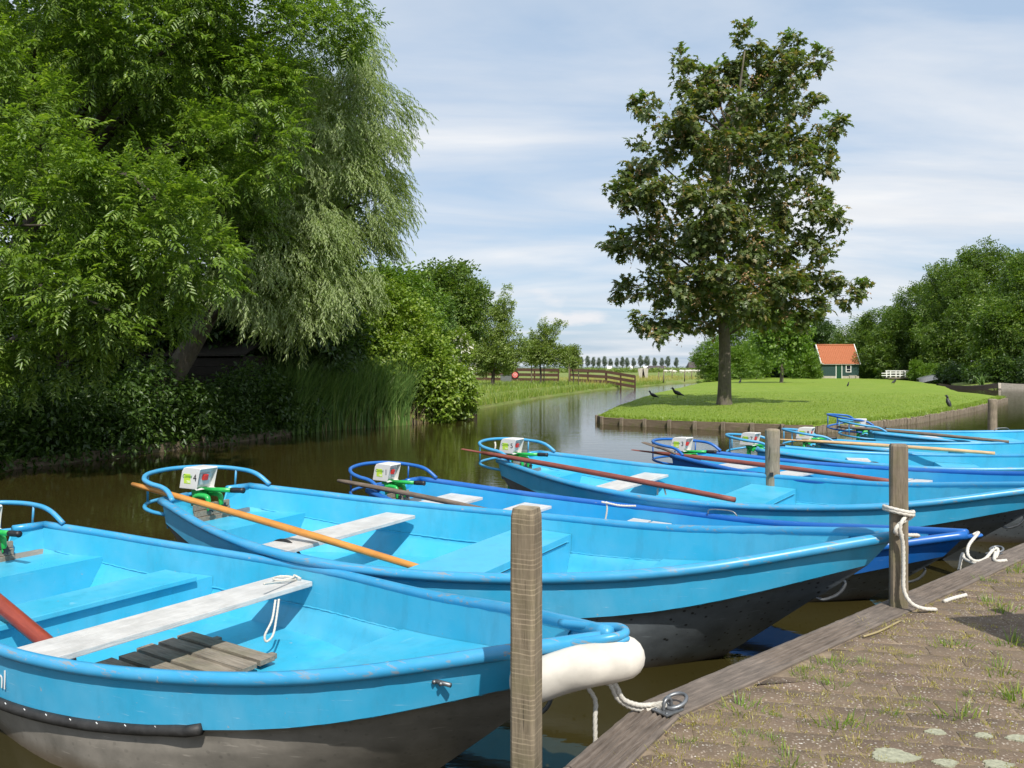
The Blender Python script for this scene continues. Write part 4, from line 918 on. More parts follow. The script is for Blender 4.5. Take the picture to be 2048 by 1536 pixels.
WIL = [pxblob(b[0] - 6, b[1] - 22, b[2], b[3]) for b in [(600, 190, 75, 21.5), (690, 170, 85, 22), (750, 240, 65, 22), (740, 330, 80, 22), (660, 300, 90, 21.3), (690, 430, 95, 21.8), (760, 420, 55, 22.3), (770, 340, 50, 22.6), (600, 400, 80, 20.8), (600, 500, 85, 20.5), (560, 590, 80, 20), (700, 530, 80, 22), (640, 600, 70, 20.8), (500, 600, 60, 19.6), (520, 500, 70, 20), (610, 660, 50, 20.3), (720, 110, 45, 22.5), (760, 160, 40, 22.6), (740, 480, 50, 22.4), (400, 560, 60, 19.8), (700, 610, 45, 21.6)]]
pos, d, k = blob_points(WIL, 6600, 13, .21, .5, 5)
d = d * np.array([1, 1, .1]) + RNG.normal(0, .35, d.shape) * np.array([1, 1, .35]) + np.array([.2, -.25, .05])
loc0 = np.array(willow.location)
scatter('foliage', P_WIL, pos - loc0, d, RNG.uniform(.4, .85, len(pos)), M['willow_leaf'], willow, .25)
tr = [(-.1, -.9, -.4), (.05, -.85, .5), (.5, -.8, 1.3), (1.2, -.6, 2.6), (2.0, -.2, 4.4), (2.9, 0, 7)]
limbs(willow, None, (tr, [.42, .34, .3, .24, .17, .07]), 'bark')
make_branches(willow, tr[2:5], [Vector(b[:3]) - Vector(loc0) for b in WIL[::2]], .1, 'bark_dark', seed=4)
def blob_tree(name, label, cat, base, blobs, n, pr, sc, mat, trunk=None, bark='bark_dark', tight=.26, sub=14, seed=1, grp=None, shell=.45, roll=.6, droop=-.1, branches=0):
    root = thing(name, label, cat, base, 0, grp); pos, d, k = blob_points(blobs, n, sub, tight, shell, seed)
    d = d * .6 + RNG.normal(0, .5, d.shape) + np.array([0, -.2, droop])
    scatter('foliage', pr, pos - np.array(base), d, RNG.uniform(sc[0], sc[1], len(pos)), M[mat], root, roll)
    if trunk:
        h, r = trunk; top = Vector(blobs[0][:3]) - Vector(base); P = [(0, 0, -.3), (.03 * h, 0, h * .3), (top.x * .4, top.y * .4, h * .7), (top.x * .7, top.y * .7, h)]
        limbs(root, None, (P, [r * 1.25, r, r * .8, r * .35]), bark)
        if branches: make_branches(root, P[1:], [Vector(b[:3]) - Vector(base) for b in blobs[:branches]], r * .5, bark, seed=seed)
    return root
blob_tree('backing_tree', 'dense dark tree added behind the ash at the left to block light', 'tree', (-13.5, 24, .6), [pxblob(*b) for b in [(60, 300, 150, 24), (-60, 500, 160, 24), (120, 560, 150, 24.5), (-20, 700, 110, 24), (200, 380, 150, 25), (130, 160, 170, 25), (-40, 100, 180, 24)]], 7500, P_CL, (.35, .6), 'dark_leaf', (5, .22), seed=11)  # added backing so that no light comes through behind the ash
blob_tree('backing_tree', 'dense dark tree added behind the willow trunk to block light', 'tree', (-9.5, 27, .6), [pxblob(*b) for b in [(400, 460, 150, 26), (330, 620, 110, 26), (470, 650, 80, 26), (560, 480, 130, 26.5), (600, 620, 100, 26.5), (450, 260, 150, 26), (600, 300, 130, 27), (330, 200, 150, 26), (230, 650, 90, 25.5), (660, 680, 60, 27)]], 9500, P_CL, (.35, .6), 'dark_leaf', (5, .22), seed=12)  # second added backing tree, closes the bright gaps behind the willow
blob_tree('hedge', 'dense dark hedge added behind the tarred shed to block light', 'hedge', (-12, 29, .5), [pxblob(px, 720, 60, 29) for px in range(-40, 640, 60)], 6500, P_CL, (.35, .6), 'dark_leaf', None, seed=15, shell=.3)  # dark hedge added as backdrop to keep the bright meadow from showing through
# a tarred shed under the trees
sh = thing('garden_shed', 'dark tarred board shed in deep shade under the willow', 'shed', (-9.6, 24.2, .5), R(-8))
for k in range(7):
    m = MB(); m.box((0, 0, .15 + k * .26), (3.2, .05, .25), Matrix.Rotation(R(5), 3, 'X'), .004); m.build('plank', M['dark_boards'], sh)
m = MB(); m.add([(-1.7, -.2, 1.95), (1.7, -.2, 1.95), (1.7, 1.8, 2.6), (-1.7, 1.8, 2.6), (-1.7, -.2, 1.89), (1.7, -.2, 1.89), (1.7, 1.8, 2.54), (-1.7, 1.8, 2.54)], [(0, 1, 2, 3), (7, 6, 5, 4), (0, 4, 5, 1), (1, 5, 6, 2), (2, 6, 7, 3), (3, 7, 4, 0)]); m.build('roof', M['dark_boards'], sh)
for sx in (-1.58, 1.58): m = MB(); m.box((sx, .85, .95), (.05, 1.7, 1.9)); m.build('side_wall', M['dark_boards'], sh)
def along(edge, n, d0, d1, g):     # random points in a strip behind an edge polyline
    E = [Vector((x, y)) for x, y in edge]; Ls = [(b - a).length for a, b in zip(E, E[1:])]; tot = sum(Ls); out = []
    for _ in range(n):
        s = g.random() * tot; i = 0
        while i < len(Ls) - 1 and s > Ls[i]: s -= Ls[i]; i += 1
        a, b = E[i], E[i + 1]; t = (b - a).normalized(); q = a + t * s + Vector((-t.y, t.x)) * (d0 + (d1 - d0) * g.random()); out.append((q.x, q.y))
    return np.array(out)
BANK = [(-14, 10.8), (-12.5, 12.6), (-10.3, 15.7), (-8.1, 20.8), (-6.3, 25.9)]
g = np.random.default_rng(21)
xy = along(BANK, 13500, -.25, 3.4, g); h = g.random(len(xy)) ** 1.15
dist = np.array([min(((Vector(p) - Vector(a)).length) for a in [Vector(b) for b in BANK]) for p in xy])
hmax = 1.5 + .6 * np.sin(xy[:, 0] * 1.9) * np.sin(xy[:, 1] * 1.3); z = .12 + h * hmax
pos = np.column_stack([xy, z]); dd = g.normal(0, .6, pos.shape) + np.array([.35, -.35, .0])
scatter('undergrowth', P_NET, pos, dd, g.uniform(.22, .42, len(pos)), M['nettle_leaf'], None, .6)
# tall grass in the shade
def blades(name, xy, z0, hmin, hmax, wid, lean, mat, parent=None, g=g, dirs=None, seg=3, kind='stuff'):
    n = len(xy); hh = g.uniform(hmin, hmax, n); a = g.uniform(0, 6.283, n) if dirs is None else dirs; ln = g.uniform(.1, 1, n) * lean
    ca_, sa_ = np.cos(a), np.sin(a); w = wid * g.uniform(.7, 1.3, n); V = []
    pa = g.uniform(0, 6.283, n); wx, wy = np.cos(pa), np.sin(pa)
    for k in range(seg + 1):
        f = k / seg; off = ln * hh * f ** 2; zz = z0 + hh * (f - .25 * ln * f ** 2); ww = w * (1 - f) ** .7 + 1e-4
        for s in (-1, 1): V.append(np.column_stack([xy[:, 0] + ca_ * off + s * wx * ww, xy[:, 1] + sa_ * off + s * wy * ww, zz]))
    V = np.stack(V, 1); F = np.array([(2 * k, 2 * k + 1, 2 * k + 3, 2 * k + 2) for k in range(seg)]); m = 2 * (seg + 1)
    FF = (F[None] + (np.arange(n) * m)[:, None, None]).reshape(-1, 4); o = bigmesh(name, V.reshape(-1, 3), FF, mat, parent)
    if kind: o['kind'] = kind
    return o
rp = along([(-6.9, 24.5), (-6.3, 25.9), (-3.8, 28.9)], 6000, -.3, 2.2, g)
blades('reeds', rp, 0.0, 1.1, 2.9, .02, .6, M['reed_leaf'], None, g, g.normal(-.35, .9, len(rp)), 5)
rp2 = along([(-6.3, 25.9), (-3.6, 29.2), (-2.7, 31.2)], 380, -.35, .3, g); blades('dry_grass', rp2, 0, .3, 1.0, .008, .7, M['dry_reed'], None, g)
xy = along(BANK, 1600, -.15, .6, g); blades('bank_grass', xy, .05, .25, .75, .008, .8, M['nettle_leaf'], None, g)
# timber edging of the left bank
te = thing('timber_edging', 'low mossy timber edging along the shaded left bank', 'edging', (0, 0, 0))
for a, b in zip(dens([(x, y, 0) for x, y in BANK], 2.1), dens([(x, y, 0) for x, y in BANK], 2.1)[1:]):
    d_ = b - a; m = MB(); m.box((0, 0, 0), (d_.length - .03, .06, .26), None, .01, jit=.006); o = m.build('board', M['board_wood'], te); o.location = (a + b) / 2 + Vector((.06, -.04, .07)); o.rotation_euler = (0, 0, math.atan2(d_.y, d_.x))
    m = MB(); m.box((0, 0, 0), (.09, .09, .5), None, .012, jit=.004); o = m.build('stake', M['grey_stake'], te); o.location = a + Vector((.14, -.06, .03))
# bramble mound, shrubs and trees behind it
blob_tree('bramble_hedge', 'rounded bramble mound hanging over the water behind the reeds', 'hedge', (-4, 32, .4), [pxblob(*b) for b in [(800, 690, 75, 31), (690, 660, 60, 30), (730, 630, 55, 31), (770, 650, 50, 31), (850, 745, 52, 31), (895, 790, 45, 31.5), (850, 790, 55, 30.5), (740, 660, 80, 31), (690, 700, 70, 30.5), (903, 765, 30, 32.5), (770, 750, 70, 30.5), (915, 800, 28, 32), (880, 765, 45, 30.6), (908, 790, 32, 31.2), (845, 725, 55, 30), (870, 805, 30, 30), (740, 700, 60, 29.5), (800, 735, 50, 29.8), (700, 650, 50, 29.5)]], 11500, P_CLF, (.2, .36), 'bramble_leaf', None, tight=.2, sub=26, seed=31, shell=.75)
blob_tree('elder_shrub', 'bright green bushy elder rising behind the bramble mound', 'shrub', (-6, 37, .6), [pxblob(*b) for b in [(760, 610, 65, 36), (700, 620, 60, 35), (820, 630, 60, 36), (780, 575, 35, 36), (690, 560, 60, 36)]], 4200, P_CL, (.26, .46), 'shrub_leaf', (2.5, .12), seed=32)
blob_tree('hawthorn_tree', 'round-topped dark green tree behind the bramble mound', 'tree', (-4.4, 44, .7), [pxblob(*b) for b in [(890, 600, 60, 43), (915, 580, 40, 44), (860, 590, 40, 43), (925, 640, 40, 44), (870, 650, 60, 42), (835, 570, 22, 44), (940, 600, 25, 44)]], 4200, P_CL, (.28, .5), 'big_leaf', (3, .14), seed=33)
blob_tree('small_conifer', 'narrow grey-green young conifer in front of the round-topped tree', 'tree', (-3.2, 40, .7), [pxblob(893, 640, 14, 40, 2.2), pxblob(893, 685, 20, 40, 1.8), pxblob(893, 610, 7, 40, 2.4)], 900, P_CL, (.16, .26), 'reed_leaf', (2, .06), seed=34)
# white climbing roses
rs = thing('rose_bush', 'white flowering rose bush at the end of the bramble mound', 'shrub', at(930, 740, 35))
g3 = np.random.default_rng(44); RB_ = [pxblob(922, 700, 22, 35), pxblob(934, 735, 16, 35.2), pxblob(915, 670, 12, 35)]
pos, d, k = blob_points(RB_, 700, 10, .3, .4, 45); scatter('foliage', P_CL, pos - np.array(rs.location), d, g3.uniform(.14, .24, len(pos)), M['bramble_leaf'], rs)
pos, d, k = blob_points(RB_, 130, 12, .22, .8, 46); pos[:, 1] -= .1; scatter('blossom', clump_proto(8, .6, .5, 8, 1.5), pos - np.array(rs.location), d, g3.uniform(.07, .13, len(pos)), M['flower'], rs)
# old mooring stumps at the corner
for px, py, Y, h_, l_ in ((937, 823, 35.3, .75, 'dark leaning stump at the foot of the bramble mound'), (948, 822, 36.2, 1.0, 'taller dark stump beside the bramble mound at the meadow corner')):
    p = at(px, py, Y); m = MB(); m.tube([(0, 0, -.4), (.03, 0, h_ * .5), (.08, 0, h_)], [.14, .12, .1], 9); o = m.build('wooden_stump', M['bark_dark']); o.location = (p.x, p.y, 0.05); tag(o, l_, 'stump')

# ------------------------------------------------------------------ meadow: trees, fences, target, far things
def apple(px, base_py, Y, blobs, n, label, seed, h, r, sc=(.22, .4), mat='apple_leaf'):
    z = mead_z((px - 1024) / FPX * Y, Y); base = ((px - 1024) / FPX * Y, Y, z); return blob_tree('apple_tree', label, 'tree', base, [pxblob(*b) for b in blobs], n, P_CL, sc, mat, (h, r), 'bark_dark', .3, 12, seed, 'fruit trees on the meadow', .4, branches=6)
apple(984, 765, 60, [(985, 690, 34, 60), (960, 700, 30, 60), (1010, 700, 30, 60), (985, 650, 26, 60), (1000, 620, 14, 60, 1.6), (965, 620, 10, 60, 2.2), (1018, 610, 6, 60, 2.4), (1022, 650, 14, 60), (945, 670, 24, 60), (1035, 695, 18, 60), (968, 575, 5, 60, 3), (1016, 580, 4, 60, 3), (955, 720, 25, 60), (1000, 722, 22, 60)], 4300, 'tall spreading fruit tree with upright shoots, largest on the meadow', 51, 3, .13)
apple(1080, 760, 66, [(1080, 700, 22, 66), (1095, 675, 14, 66), (1112, 655, 6, 66, 1.6), (1070, 680, 10, 66, 1.6), (1100, 710, 20, 66), (1060, 708, 16, 66), (1120, 715, 14, 66), (1088, 655, 5, 66, 2.5), (1125, 648, 4, 66), (1130, 705, 9, 66)], 2300, 'smaller fruit tree with a long slanting shoot, middle of the meadow', 52, 2.4, .09)
apple(1146, 760, 72, [(1142, 712, 14, 72), (1150, 702, 9, 72), (1135, 722, 12, 72), (1150, 725, 8, 72)], 900, 'young staked fruit tree at the gap in the brown fence', 53, 2, .06)
for k, (px, top, Y, lab) in enumerate(((1063, 727, 66, 'thin grey stake left of the smaller fruit tree'), (1088, 728, 66.4, 'thin grey stake right of the smaller fruit tree'), (1138, 722, 71.5, 'thin stake left of the young fruit tree'), (1157, 722, 72.2, 'thin stake right of the young fruit tree'))):
    p = at(px, top, Y); z = mead_z(p.x, p.y); m = MB(); m.tube([(0, 0, -.3), (0, 0, p.z - z)], .05, 7); o = m.build('tree_stake', M['grey_stake']); o.location = (p.x, p.y, z); tag(o, lab, 'stake', 'stakes of the fruit trees')
def fence(a, b, rails, h, label, slope=0.):
    a, b = Vector(a), Vector(b); d = b - a; root = thing('wooden_fence', label, 'fence', a, math.atan2(d.y, d.x), 'brown wooden fences on the meadow'); L = Vector((d.x, d.y)).length; n = max(2, round(L / 2.3)); dz = d.z
    for k in range(n + 1):
        f = k / n; m = MB(); m.box((f * L, .06, dz * f + h / 2 - .1), (.14, .1, h + .3), None, .01); m.build('fence_post', M['brown_fence'], root)
    for k in range(n):
        for r in range(rails):
            f0, f1 = k / n, (k + 1) / n; x0, x1 = f0 * L + .01, f1 * L - .01; z = .24 + r * (h - .28) / (rails - 1); m = MB(); ang = math.atan2(dz / n, L / n)
            m.box(((x0 + x1) / 2, 0, dz * (f0 + f1) / 2 + z), (math.hypot(x1 - x0, dz / n), .045, .27), Matrix.Rotation(-ang, 3, 'Y'), .006, jit=.012); m.build('rail', M['brown_fence'], root)
    return root
def gpt(px, Y, zoff=0): x = (px - 1024) / FPX * Y; return (x, Y, mead_z(x, Y) + zoff)
fence(gpt(925, 76), gpt(1117, 76), 3, 1.2, 'brown rail fence behind the fruit trees with the target board')
fence(gpt(1140, 77, .0), gpt(1212, 78, .0), 3, 1.25, 'brown rail fence right of the gap, level section')
fence(gpt(1213, 78, .0), (gpt(1270, 77.5)[0], 77.5, gpt(1213, 78)[2] - .45), 3, 1.25, 'brown rail fence section sloping down towards the canal')
tb = thing('target_board', 'round black board with red and white rings in front of the brown fence', 'target', gpt(1030, 74, .62), 0)
for k, (r, mt) in enumerate(((.40, 'black'), (.28, 'red'), (.20, 'white_paint'), (.17, 'red'), (.09, 'white_paint'), (.06, 'red'))):
    m = MB(); n = 28; ring_ = [(r * math.cos(2 * math.pi * i / n), r * math.sin(2 * math.pi * i / n)) for i in range(n)]; m.prism(ring_, -.06 if k == 0 else 0, .004 + .006 * k); m.v = [(x, -z, y) for x, y, z in m.v]; m.build('disc' if k else 'backing', M[mt], tb)
for sx in (-.25, .25): m = MB(); m.box((sx, .08, -.35), (.06, .06, 1.0)); m.build('leg', M['grey_stake'], tb)
p = gpt(1012, 73.5, .3); m = MB(); m.box((0, 0, 0), (1.0, .5, .6), None, .03); m.box((0, 0, .32), (1.1, .6, .05)); o = m.build('grey_trough', M['steel']); o.location = p; tag(o, 'grey metal trough beside the round target board', 'trough')
# leaning boards and fence posts farther along the meadow
for k, px in enumerate((1283, 1290)):
    p = gpt(px, 105, .55); m = MB(); m.box((0, 0, 0), (.75, .12, 1.5), Matrix.Rotation(R(-10 + 14 * k), 3, 'Y'), .02); o = m.build('leaning_board', M['plinth']); o.location = p; tag(o, ('left one' if not k else 'right one') + ' of two pale boards leaning together past the fence', 'board', 'pale boards leaning on the meadow')
for k, (px, Y) in enumerate(((1317, 98), (1327, 92), (1344, 110), (1369, 100), (1383, 112))):
    p = gpt(px, Y, 0); m = MB(); m.tube([(0, 0, -.3), (.04, 0, 1.1)], [.07, .06], 7); o = m.build('field_post', M['grey_stake']); o.location = p; tag(o, 'thin weathered post in the long grass by the canal', 'post', 'weathered posts along the canal bank')
# sheep
def sheep_mesh():
    m = MB(); m.tube([(-.5, 0, .62), (-.42, 0, .66), (-.1, 0, .7), (.25, 0, .7), (.45, 0, .68), (.52, 0, .66)], [.1, .24, .3, .29, .2, .08], 10); m.tube([(.45, 0, .72), (.62, 0, .72), (.8, 0, .62)], [.14, .12, .07], 8)
    for x in (-.33, .3):
        for y in (-.13, .13): m.tube([(x, y, .5), (x, y, 0)], [.06, .04], 6)
    return m.mesh('sheep', M['wool'])
shm = sheep_mesh()
for k in range(9):
    px = 1333 + k * 8.4 + random.uniform(-5, 5); Y = random.uniform(170, 225); o = link('sheep', shm); o.location = ((px - 1024) / FPX * Y, Y, .5); o.rotation_euler = (0, 0, random.choice((0, 3.14)) + random.uniform(-.4, .4)); tag(o, 'white sheep grazing in the far field', 'sheep', 'sheep in the far field')
# row of poplars on the horizon
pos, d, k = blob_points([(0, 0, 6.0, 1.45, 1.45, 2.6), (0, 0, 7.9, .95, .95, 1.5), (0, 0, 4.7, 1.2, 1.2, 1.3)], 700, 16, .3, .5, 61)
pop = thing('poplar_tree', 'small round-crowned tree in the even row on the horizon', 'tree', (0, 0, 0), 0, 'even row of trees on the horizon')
scatter('foliage', P_CL, pos, d, RNG.uniform(.55, .9, len(pos)), M['poplar_leaf_haze'], pop); m = MB(); m.tube([(0, 0, 0), (0, 0, 4)], [.28, .2], 7); m.build('trunk', M['bark'], pop)
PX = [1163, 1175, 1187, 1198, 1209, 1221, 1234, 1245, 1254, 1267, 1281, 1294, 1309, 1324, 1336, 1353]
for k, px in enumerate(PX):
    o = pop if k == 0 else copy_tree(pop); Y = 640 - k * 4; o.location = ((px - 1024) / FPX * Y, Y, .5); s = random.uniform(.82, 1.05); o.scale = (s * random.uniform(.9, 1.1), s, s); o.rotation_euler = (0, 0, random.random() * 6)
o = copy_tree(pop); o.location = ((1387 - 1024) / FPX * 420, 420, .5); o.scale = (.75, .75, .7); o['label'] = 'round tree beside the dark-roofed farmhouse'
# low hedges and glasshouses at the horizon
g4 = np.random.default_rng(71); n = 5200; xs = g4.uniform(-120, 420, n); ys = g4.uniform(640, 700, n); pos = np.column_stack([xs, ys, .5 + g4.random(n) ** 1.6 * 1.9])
scatter('treeline', P_CL, pos, g4.normal(0, 1, (n, 3)), g4.uniform(1.0, 1.8, n), M['poplar_leaf_haze'], None)
n = 3600; xs = g4.uniform(10, 90, n); ys = 205 + xs * .25 + g4.uniform(-3, 3, n); pos = np.column_stack([xs, ys, .5 + g4.random(n) * .7]); scatter('field_crop', P_CL, pos, g4.normal(0, 1, (n, 3)), g4.uniform(.6, 1.1, n), M['apple_leaf'], None)
for k, (px, w) in enumerate(((1291, 11), (1262, 4), (1218, 10))):
    Y = 520; m = MB(); ww = w / FPX * Y; m.prism([(-ww / 2, -3), (ww / 2, -3), (ww / 2, 3), (-ww / 2, 3)], 0, 1.8); m.add([(-ww / 2, -3, 1.8), (ww / 2, -3, 1.8), (ww / 2, 0, 2.6), (-ww / 2, 0, 2.6), (-ww / 2, 3, 1.8), (ww / 2, 3, 1.8)], [(0, 1, 2, 3), (3, 2, 5, 4)])
    o = m.build('glasshouse', M['white_paint']); o.location = ((px - 1024) / FPX * Y, Y, .5); tag(o, ['white glasshouse below the middle of the horizon row', 'smallest white glasshouse between the other two', 'long white glasshouse below the left part of the horizon row'][k], 'building', 'glasshouses at the horizon')
fh = thing('farmhouse', 'dark-roofed brick farmhouse in the far field left of the round bush', 'building', ((1391 - 1024) / FPX * 250, 250, .5), R(0))
m = MB(); m.prism([(-2.3, -2), (2.3, -2), (2.3, 2), (-2.3, 2)], 0, 1.5); m.build('wall', M['brick_red'], fh)
m = MB(); m.add([(-2.6, -2.3, 1.45), (2.6, -2.3, 1.45), (2.2, 0, 3.2), (-2.2, 0, 3.2), (2.6, 2.3, 1.45), (-2.6, 2.3, 1.45)], [(0, 1, 2, 3), (3, 2, 4, 5), (1, 4, 2), (5, 0, 3)]); m.build('roof', M['roof_dark'], fh)
for x in (-1.2, .8): m = MB(); m.box((x, -2.03, .7), (.9, .06, 1.2)); m.build('window', M['door_green'], fh)
o = link('barn', MESH.setdefault('barn', (lambda q: (q.add([(-6, -3, 0), (6, -3, 0), (6, 3, 0), (-6, 3, 0), (-6, -3, 1.2), (6, -3, 1.2), (6, 3, 1.2), (-6, 3, 1.2), (-5, 0, 2.6), (5, 0, 2.6)], [(0, 1, 5, 4), (1, 2, 6, 5), (2, 3, 7, 6), (3, 0, 4, 7), (4, 5, 9, 8), (6, 7, 8, 9), (5, 6, 9), (7, 4, 8)]), q.mesh('barn', M['roof_dark']))[1])(MB()))); o.location = ((1314 - 1024) / FPX * 480, 480, .5); tag(o, 'low dark barn under the horizon row of trees', 'building')
py_ = thing('power_pylon', 'thin steel power pylon far off on the horizon', 'pylon', ((1393 - 1024) / FPX * 900, 900, .5)); H_ = 20; m = MB()
for sx in (-1, 1):
    m.tube([(sx * 3, 0, 0), (sx * 2.2, 0, H_ * .55), (sx * 4.6, 0, H_)], .22, 5)
for f in (.3, .55): m.tube([(-2.6, 0, H_ * f), (2.6, 0, H_ * f)], .16, 5)
m.tube([(-3.6, 0, H_ * .8), (3.6, 0, H_ * .8)], .18, 5); m.build('lattice', M['steel'], py_)
# meadow grass near the water
g5 = np.random.default_rng(81)
xy = along([(-1.9, 36.5), (-1.75, 38.8), (1.85, 53), (8, 73), (18.7, 97)], 9000, .05, 1.6, g5); blades('meadow_grass', xy, .15, .2, .6, .018, .6, M['grass_blade'], None, g5)
xy = along([(-1.9, 36.5), (-1.75, 38.8), (1.85, 53), (8, 73)], 14000, 1.4, 14, g5); blades('long_grass', xy, .55, .2, .5, .018, .5, M['grass_blade'], None, g5)
xy = along([(8, 73), (18.7, 97), (28, 115)], 6000, .5, 12, g5); blades('bank_hay', xy, .4, .3, .8, .02, .5, M['weed_dry'], None, g5)

# ------------------------------------------------------------------ island edge: boards on the left, close stakes on the right
rv = thing('lawn_revetment', 'mossy timber revetment along the edge of the island lawn', 'revetment', (0, 0, 0))
front = dens([(x, y, 0) for x, y in ISL_FRONT[:6]], 50); F2 = [Vector((x, y, 0)) for x, y in ISL_FRONT[:6]]
tot = [0]
for a, b in zip(F2, F2[1:]): tot.append(tot[-1] + (b - a).length)
def walk(F, T, s):
    i = max(0, min(len(F) - 2, int(np.searchsorted(T, s)) - 1)); f = (s - T[i]) / (T[i + 1] - T[i]); return F[i].lerp(F[i + 1], f), (F[i + 1] - F[i]).normalized()
s = 0
while s < tot[-1] - .3:
    L_ = min(.93, tot[-1] - s); p, t = walk(F2, tot, s + L_ / 2); ang = math.atan2(t.y, t.x)
    m = MB(); m.box((0, 0, 0), (L_ - .02, .07, .36), None, .015, jit=.012); o = m.build('board', M['board_wood'], rv); o.location = (p.x, p.y - .02, .07 + random.uniform(-.015, .015)); o.rotation_euler = (0, 0, ang)
    p, t = walk(F2, tot, s); m = MB(); m.box((0, 0, 0), (.12, .1, .5), None, .015, jit=.008); o = m.build('stake', M['grey_stake'], rv); o.location = (p.x - .05, p.y - .1, .03); o.rotation_euler = (0, 0, ang + random.uniform(-.1, .1)); s += .93
F3 = [Vector((x, y, 0)) for x, y in ISL_FRONT[5:]]; T3 = [0]
for a, b in zip(F3, F3[1:]): T3.append(T3[-1] + (b - a).length)
s = 0; n_ = 0
while s < T3[-1]:
    p, t = walk(F3, T3, s); m = MB(); w_ = random.uniform(.19, .25); m.box((0, 0, 0), (w_, .12, .5), None, .03, jit=.015); o = m.build('stake', M['grey_stake'], rv); o.location = (p.x, p.y - .03, -.025 + random.uniform(-.02, .03)); o.rotation_euler = (random.uniform(-.06, .06), random.uniform(-.06, .06), math.atan2(t.y, t.x)); s += w_ + .035
g6 = np.random.default_rng(91)
xy = along(ISL_FRONT[::-1] , 9000, -.02, .45, g6) if False else along([(x, y) for x, y in ISL_FRONT], 9000, .02, .5, g6)
blades('edge_grass', xy, .22, .06, .2, .014, .7, M['lawn_blade'], None, g6)
# lawn blades over the near part of the island
cand_ = np.column_stack([g6.uniform(3.5, 27, 60000), g6.uniform(25.5, 50, 60000)])
from mathutils.geometry import intersect_point_tri_2d
poly = np.array([(p.x, p.y) for p in rim2])
def inside(pts, poly):
    x, y = pts[:, 0], pts[:, 1]; ins_ = np.zeros(len(pts), bool); n = len(poly)
    for i in range(n):
        (x1, y1), (x2, y2) = poly[i], poly[(i + 1) % n]; c = ((y1 > y) != (y2 > y)) & (x < (x2 - x1) * (y - y1) / (y2 - y1 + 1e-12) + x1); ins_ ^= c
    return ins_
c2 = cand_[inside(cand_, poly)]; c2 = c2[g6.random(len(c2)) < np.clip(28 / c2[:, 1], 0, 1) ** 2][:26000]
zz = np.array([isl_z(x, y) for x, y in c2]); blades('lawn_grass', c2, zz - .01, .03, .075, .012, .7, M['lawn_blade'], None, g6, None, 2)

# ------------------------------------------------------------------ island trees
tb_ = Vector((9.3, 35.2)); tz = isl_z(tb_.x, tb_.y)
syc = thing('sycamore_tree', 'tall dark-leaved sycamore standing alone on the island lawn', 'tree', (tb_.x, tb_.y, tz))
SY = [(1500, 84, 22, 1.6), (1490, 140, 45), (1440, 150, 40), (1545, 130, 38), (1395, 170, 45), (1360, 130, 20, 1.5), (1590, 150, 38), (1640, 120, 18, 1.3), (1580, 95, 20, 1.5), (1445, 220, 60), (1530, 220, 60), (1340, 230, 48), (1285, 210, 20, 1.2), (1600, 210, 40), (1380, 300, 60), (1470, 310, 65), (1560, 300, 55), (1300, 310, 45), (1270, 340, 26), (1660, 250, 28), (1640, 290, 30), (1655, 335, 24), (1600, 340, 35), (1270, 390, 45), (1230, 390, 24), (1340, 390, 55), (1420, 410, 60), (1520, 410, 60), (1600, 410, 45), (1660, 430, 26), (1640, 400, 22), (1240, 490, 34), (1300, 480, 45), (1370, 490, 60), (1460, 500, 65), (1550, 490, 60), (1630, 490, 40), (1250, 580, 30), (1310, 570, 45), (1390, 580, 60), (1480, 580, 60), (1570, 580, 55), (1640, 560, 40), (1695, 590, 28), (1720, 575, 16), (1290, 640, 28), (1340, 640, 42), (1420, 630, 40), (1320, 670, 20), (1500, 630, 40), (1570, 640, 40), (1620, 620, 35), (1250, 500, 18), (1220, 488, 14), (1680, 440, 16)]
SYB = [pxblob(px_, py_, r_, 32.6 + .004 * abs(px_ - 1460), .8, 1.1) for px_, py_, r_ in ((1450, 560, 60), (1420, 470, 50), (1500, 480, 50), (1460, 390, 50), (1440, 300, 45), (1510, 300, 45), (1490, 220, 36), (1480, 610, 45), (1540, 560, 45), (1380, 560, 45))]; N_FRONT = len(SYB)
rs_ = random.Random(5)
for b in SY:
    half = max(0, 1 - abs(b[1] - 420) / 520) * 3.6; Y = 35.2 + rs_.uniform(-1, 1) * half * (1 if abs(b[0] - 1455) < 140 else .45)
    SYB.append(pxblob(b[0], b[1], b[2] * .98, Y, (b[3] if len(b) > 3 else .8), 1.1))
pos, d, k = blob_points(SYB, 8000, 12, .2, .4, 13)
d = d * .6 + RNG.normal(0, .35, d.shape) + np.array([0, -.1, -.1]); b0 = np.array(syc.location)
scatter('foliage', P_SYC, pos - b0, d, RNG.uniform(.32, .52, len(pos)), M['syc_leaf'], syc, .4)
pos, d, k = blob_points(SYB, 620, 11, .3, .75, 14); dn = np.tile(np.array([.1, 0, -1.]), (len(pos), 1)) + RNG.normal(0, .15, d.shape)
scatter('seed_cluster', clump_proto(8, .4, .16, 6, .8), pos - b0, dn, RNG.uniform(.22, .36, len(pos)), M['seed'], syc)
tips = [b for b in SYB if b[2] > 0]; tp = []
for b in [SYB[N_FRONT + i] for i in (0, 2, 4, 5, 7, 8, 12, 19, 24, 29, 31, 44, 3, 34, 30)]:
    for _ in range(9): tp.append((b[0] + rs_.gauss(0, b[3] * .25), b[1] + rs_.gauss(0, b[3] * .3), b[2] + b[5] * rs_.uniform(.75, 1.0)))
tp = np.array(tp); scatter('young_foliage', P_SYC, tp - b0, RNG.normal(0, .4, tp.shape) + np.array([0, 0, .5]), RNG.uniform(.25, .4, len(tp)), M['syc_young'], syc)
tr = [(0, 0, -.25), (0, 0, .25), (.02, 0, 1.5), (.0, 0, 3.0), (-.15, 0, 5), (-.1, 0, 8), (.35, 0, 11.5), (.9, 0, 15.5)]
